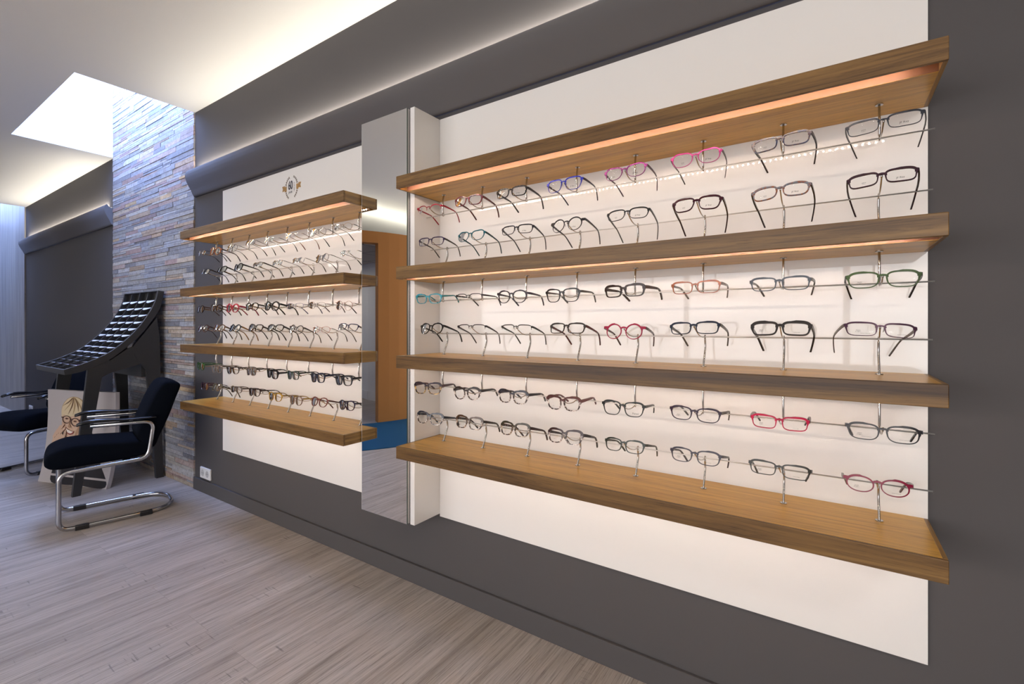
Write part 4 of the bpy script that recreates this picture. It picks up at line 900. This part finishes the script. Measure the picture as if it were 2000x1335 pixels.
def make_post(unit, row, c_, X, gl):
    """steel stem with foot plate, eyelet for the rail and a bent nose rest"""
    t_, mt, k, (gx, gy, gz), desc = gl; hang = row in (1, 3, 5); z = RZ[row]; ye = -.088 if hang else -.063
    zb = ZT[{1: 0, 2: 1, 3: 1, 4: 2, 5: 2, 6: 3}[row]] - (TH if hang else 0)
    p = empty('display_post', (X, -.084, zb), label='steel post holding the %s glasses, %s, %s display' % (desc, ROWS_[row], 'near' if unit == 'B' else 'far'),
              category='display post', group='display posts in the row %s of the %s display' % (ROWT[row], 'near' if unit == 'B' else 'far'))
    sg = -1 if hang else 1
    MB().cyl((0, 0, .0003 if not hang else -.0023), .0085, .002, 18).build('foot_plate', M['post'], p, smooth=False)
    ht = z - zb; dy = ye + .084
    pts = smooth_path([(0, 0, sg * .002), (0, .008 if not hang else -.004, ht * .24), (0, dy + .002 if not hang else dy - .003, ht * .62), (0, dy, ht - sg * .006)], 5)
    st = MB(); m_ = len(pts)
    for q in pts:
        for j in range(12):
            an = 2 * math.pi * j / 12; st.v.append((q.x + .0028 * math.cos(an), q.y + .0046 * math.sin(an), q.z))
    st.f = [(i * 12 + j, i * 12 + (j + 1) % 12, (i + 1) * 12 + (j + 1) % 12, (i + 1) * 12 + j) for i in range(m_ - 1) for j in range(12)] + [tuple(range(12)), tuple(reversed(range((m_ - 1) * 12, m_ * 12)))]
    st.build('stem', M['post'], p, smooth=True)
    n = 14; ey = [(0, dy + .0055 * math.cos(2 * math.pi * i / n), ht + .0055 * math.sin(2 * math.pi * i / n)) for i in range(n)]
    MB().tube(ey, .0014, 6, closed=True).build('rail_eyelet', M['post'], p, smooth=True)
    # nose rest: from the eyelet forward and up to a blunt tip under the bridge
    zbr = {0: 0}[0]
    fr_ = _g[(((BIG if unit == 'B' else FAR)[row][c_])[0], ((BIG if unit == 'B' else FAR)[row][c_])[1])]
    loc = mt @ Vector((0, .0050, fr_[5] + fr_[6] * .52 - .0015)); e_ = Vector((gx + loc.x - X, gy + loc.y + .084, gz + loc.z - zb))
    s0 = Vector((0, dy - .0045, ht - .001)); dz = e_.z - s0.z
    mid1 = s0.lerp(e_, .28) + Vector((0, 0, -.008)); mid2 = s0.lerp(e_, .62) + Vector((0, 0, -.010)); m3 = s0.lerp(e_, .92) + Vector((0, .001, -.004))
    tip = mt @ Vector((0, .0004, .004))
    pts = smooth_path([s0, mid1, mid2, m3, e_, e_ + Vector(tip) * 1.6], 5)
    MB().tube(pts, .0017, 7, rfn=lambda u: .0017 if u < .7 else .0023).build('nose_rest', M['post'], p, smooth=True)
for unit, X0, xe0, xe1 in (('B', .1, XA + .012, XB_ + .001), ('L', -1.888, XC + .0, XD - .004)):
    for row in range(1, 7):
        hang = row in (1, 3, 5); yr = -.088 if hang else -.063
        xl = {'B': -1.44, 'L': -3.40}[unit]
        MB().tube([(xl, yr, RZ[row]), (xe1 + .0 if unit == 'B' else -1.79, yr, RZ[row])], .0019, 8).build('display_rail', M['steel'], None, smooth=True,
            label='thin horizontal steel rail of the %s display, %s' % ('near' if unit == 'B' else 'far', ROWS_[row]), category='rail', group='display rails')
        for c_ in range(8):
            gl = make_glasses(unit, row, c_)
            make_post(unit, row, c_, X0 - .2063 * (7 - c_), gl)

# small folded eyeglasses lying in the pigeonholes of the rack
rr_ = random.Random(5)
FC = [((120, 50, 60), 'red'), ((60, 60, 70), 'dark grey'), ((150, 90, 60), 'brown'), ((60, 80, 140), 'blue'), ((130, 90, 150), 'violet'), ((170, 160, 170), 'pale'), ((40, 38, 40), 'black')]
fold = None
frame, lenses, temples, pads, *_ = glasses_meshes('soft', 'plastic')
def folded_mesh():
    bm = bmesh.new(); bm.from_mesh(frame)
    for sg, yy in ((-1, .010), (1, .014)):
        m = MB(); m.box(-.060, .060, yy, yy + .002, -.016, -.010); me = m.mesh('x'); bm.from_mesh(me)
    for v in bm.verts: v.co.x *= .98
    me = bpy.data.meshes.new('folded_eyeglasses'); bm.to_mesh(me); bm.free(); me.materials.clear(); me.materials.append(None); return me
FM = folded_mesh()
pick = [(j, k) for j in range(3, 13) for k in range(4) if (j * 7 + k * 5) % 4 != 1]
ROWN = 'third fourth fifth sixth seventh eighth ninth tenth eleventh twelfth'.split()
COLN = ('far left', 'middle left', 'middle right', 'near right')
for (cx_, a, b, d, j, k) in cells:
    if (j, k) not in pick: continue
    col, nm = FC[rr_.randrange(len(FC))]
    back = lerp2(a, b, .62); tdir = Vector((TOPP[-1][0] - TOPP[0][0], TOPP[-1][1] - TOPP[0][1]))
    o = bpy.data.objects.new('folded_eyeglasses', FM); COL.objects.link(o)
    n2 = Vector((-d.y, d.x))
    if n2.y < 0: n2 = -n2
    p2 = Vector(back) + n2 * .022
    up = Vector((0, n2.x, n2.y)); fwd = Vector((0, -d.x, -d.y))       # facing out of the tray
    rot = Matrix((( 1, 0, 0), (0, -fwd.y, up.y), (0, -fwd.z, up.z))).to_4x4()
    o.matrix_world = Matrix.Translation((cx_, p2.x, p2.y)) @ rot @ Matrix.Diagonal((1, 1, 1, 1))
    setmat(o, frame_mat(col))
    o['label'] = '%s folded eyeglasses in the rack, %s row from the top, %s column' % (nm, ROWN[j - 3], COLN[k]); o['category'] = 'eyeglasses'; o['group'] = 'folded eyeglasses in the rack'
print('objects', len(bpy.data.objects))
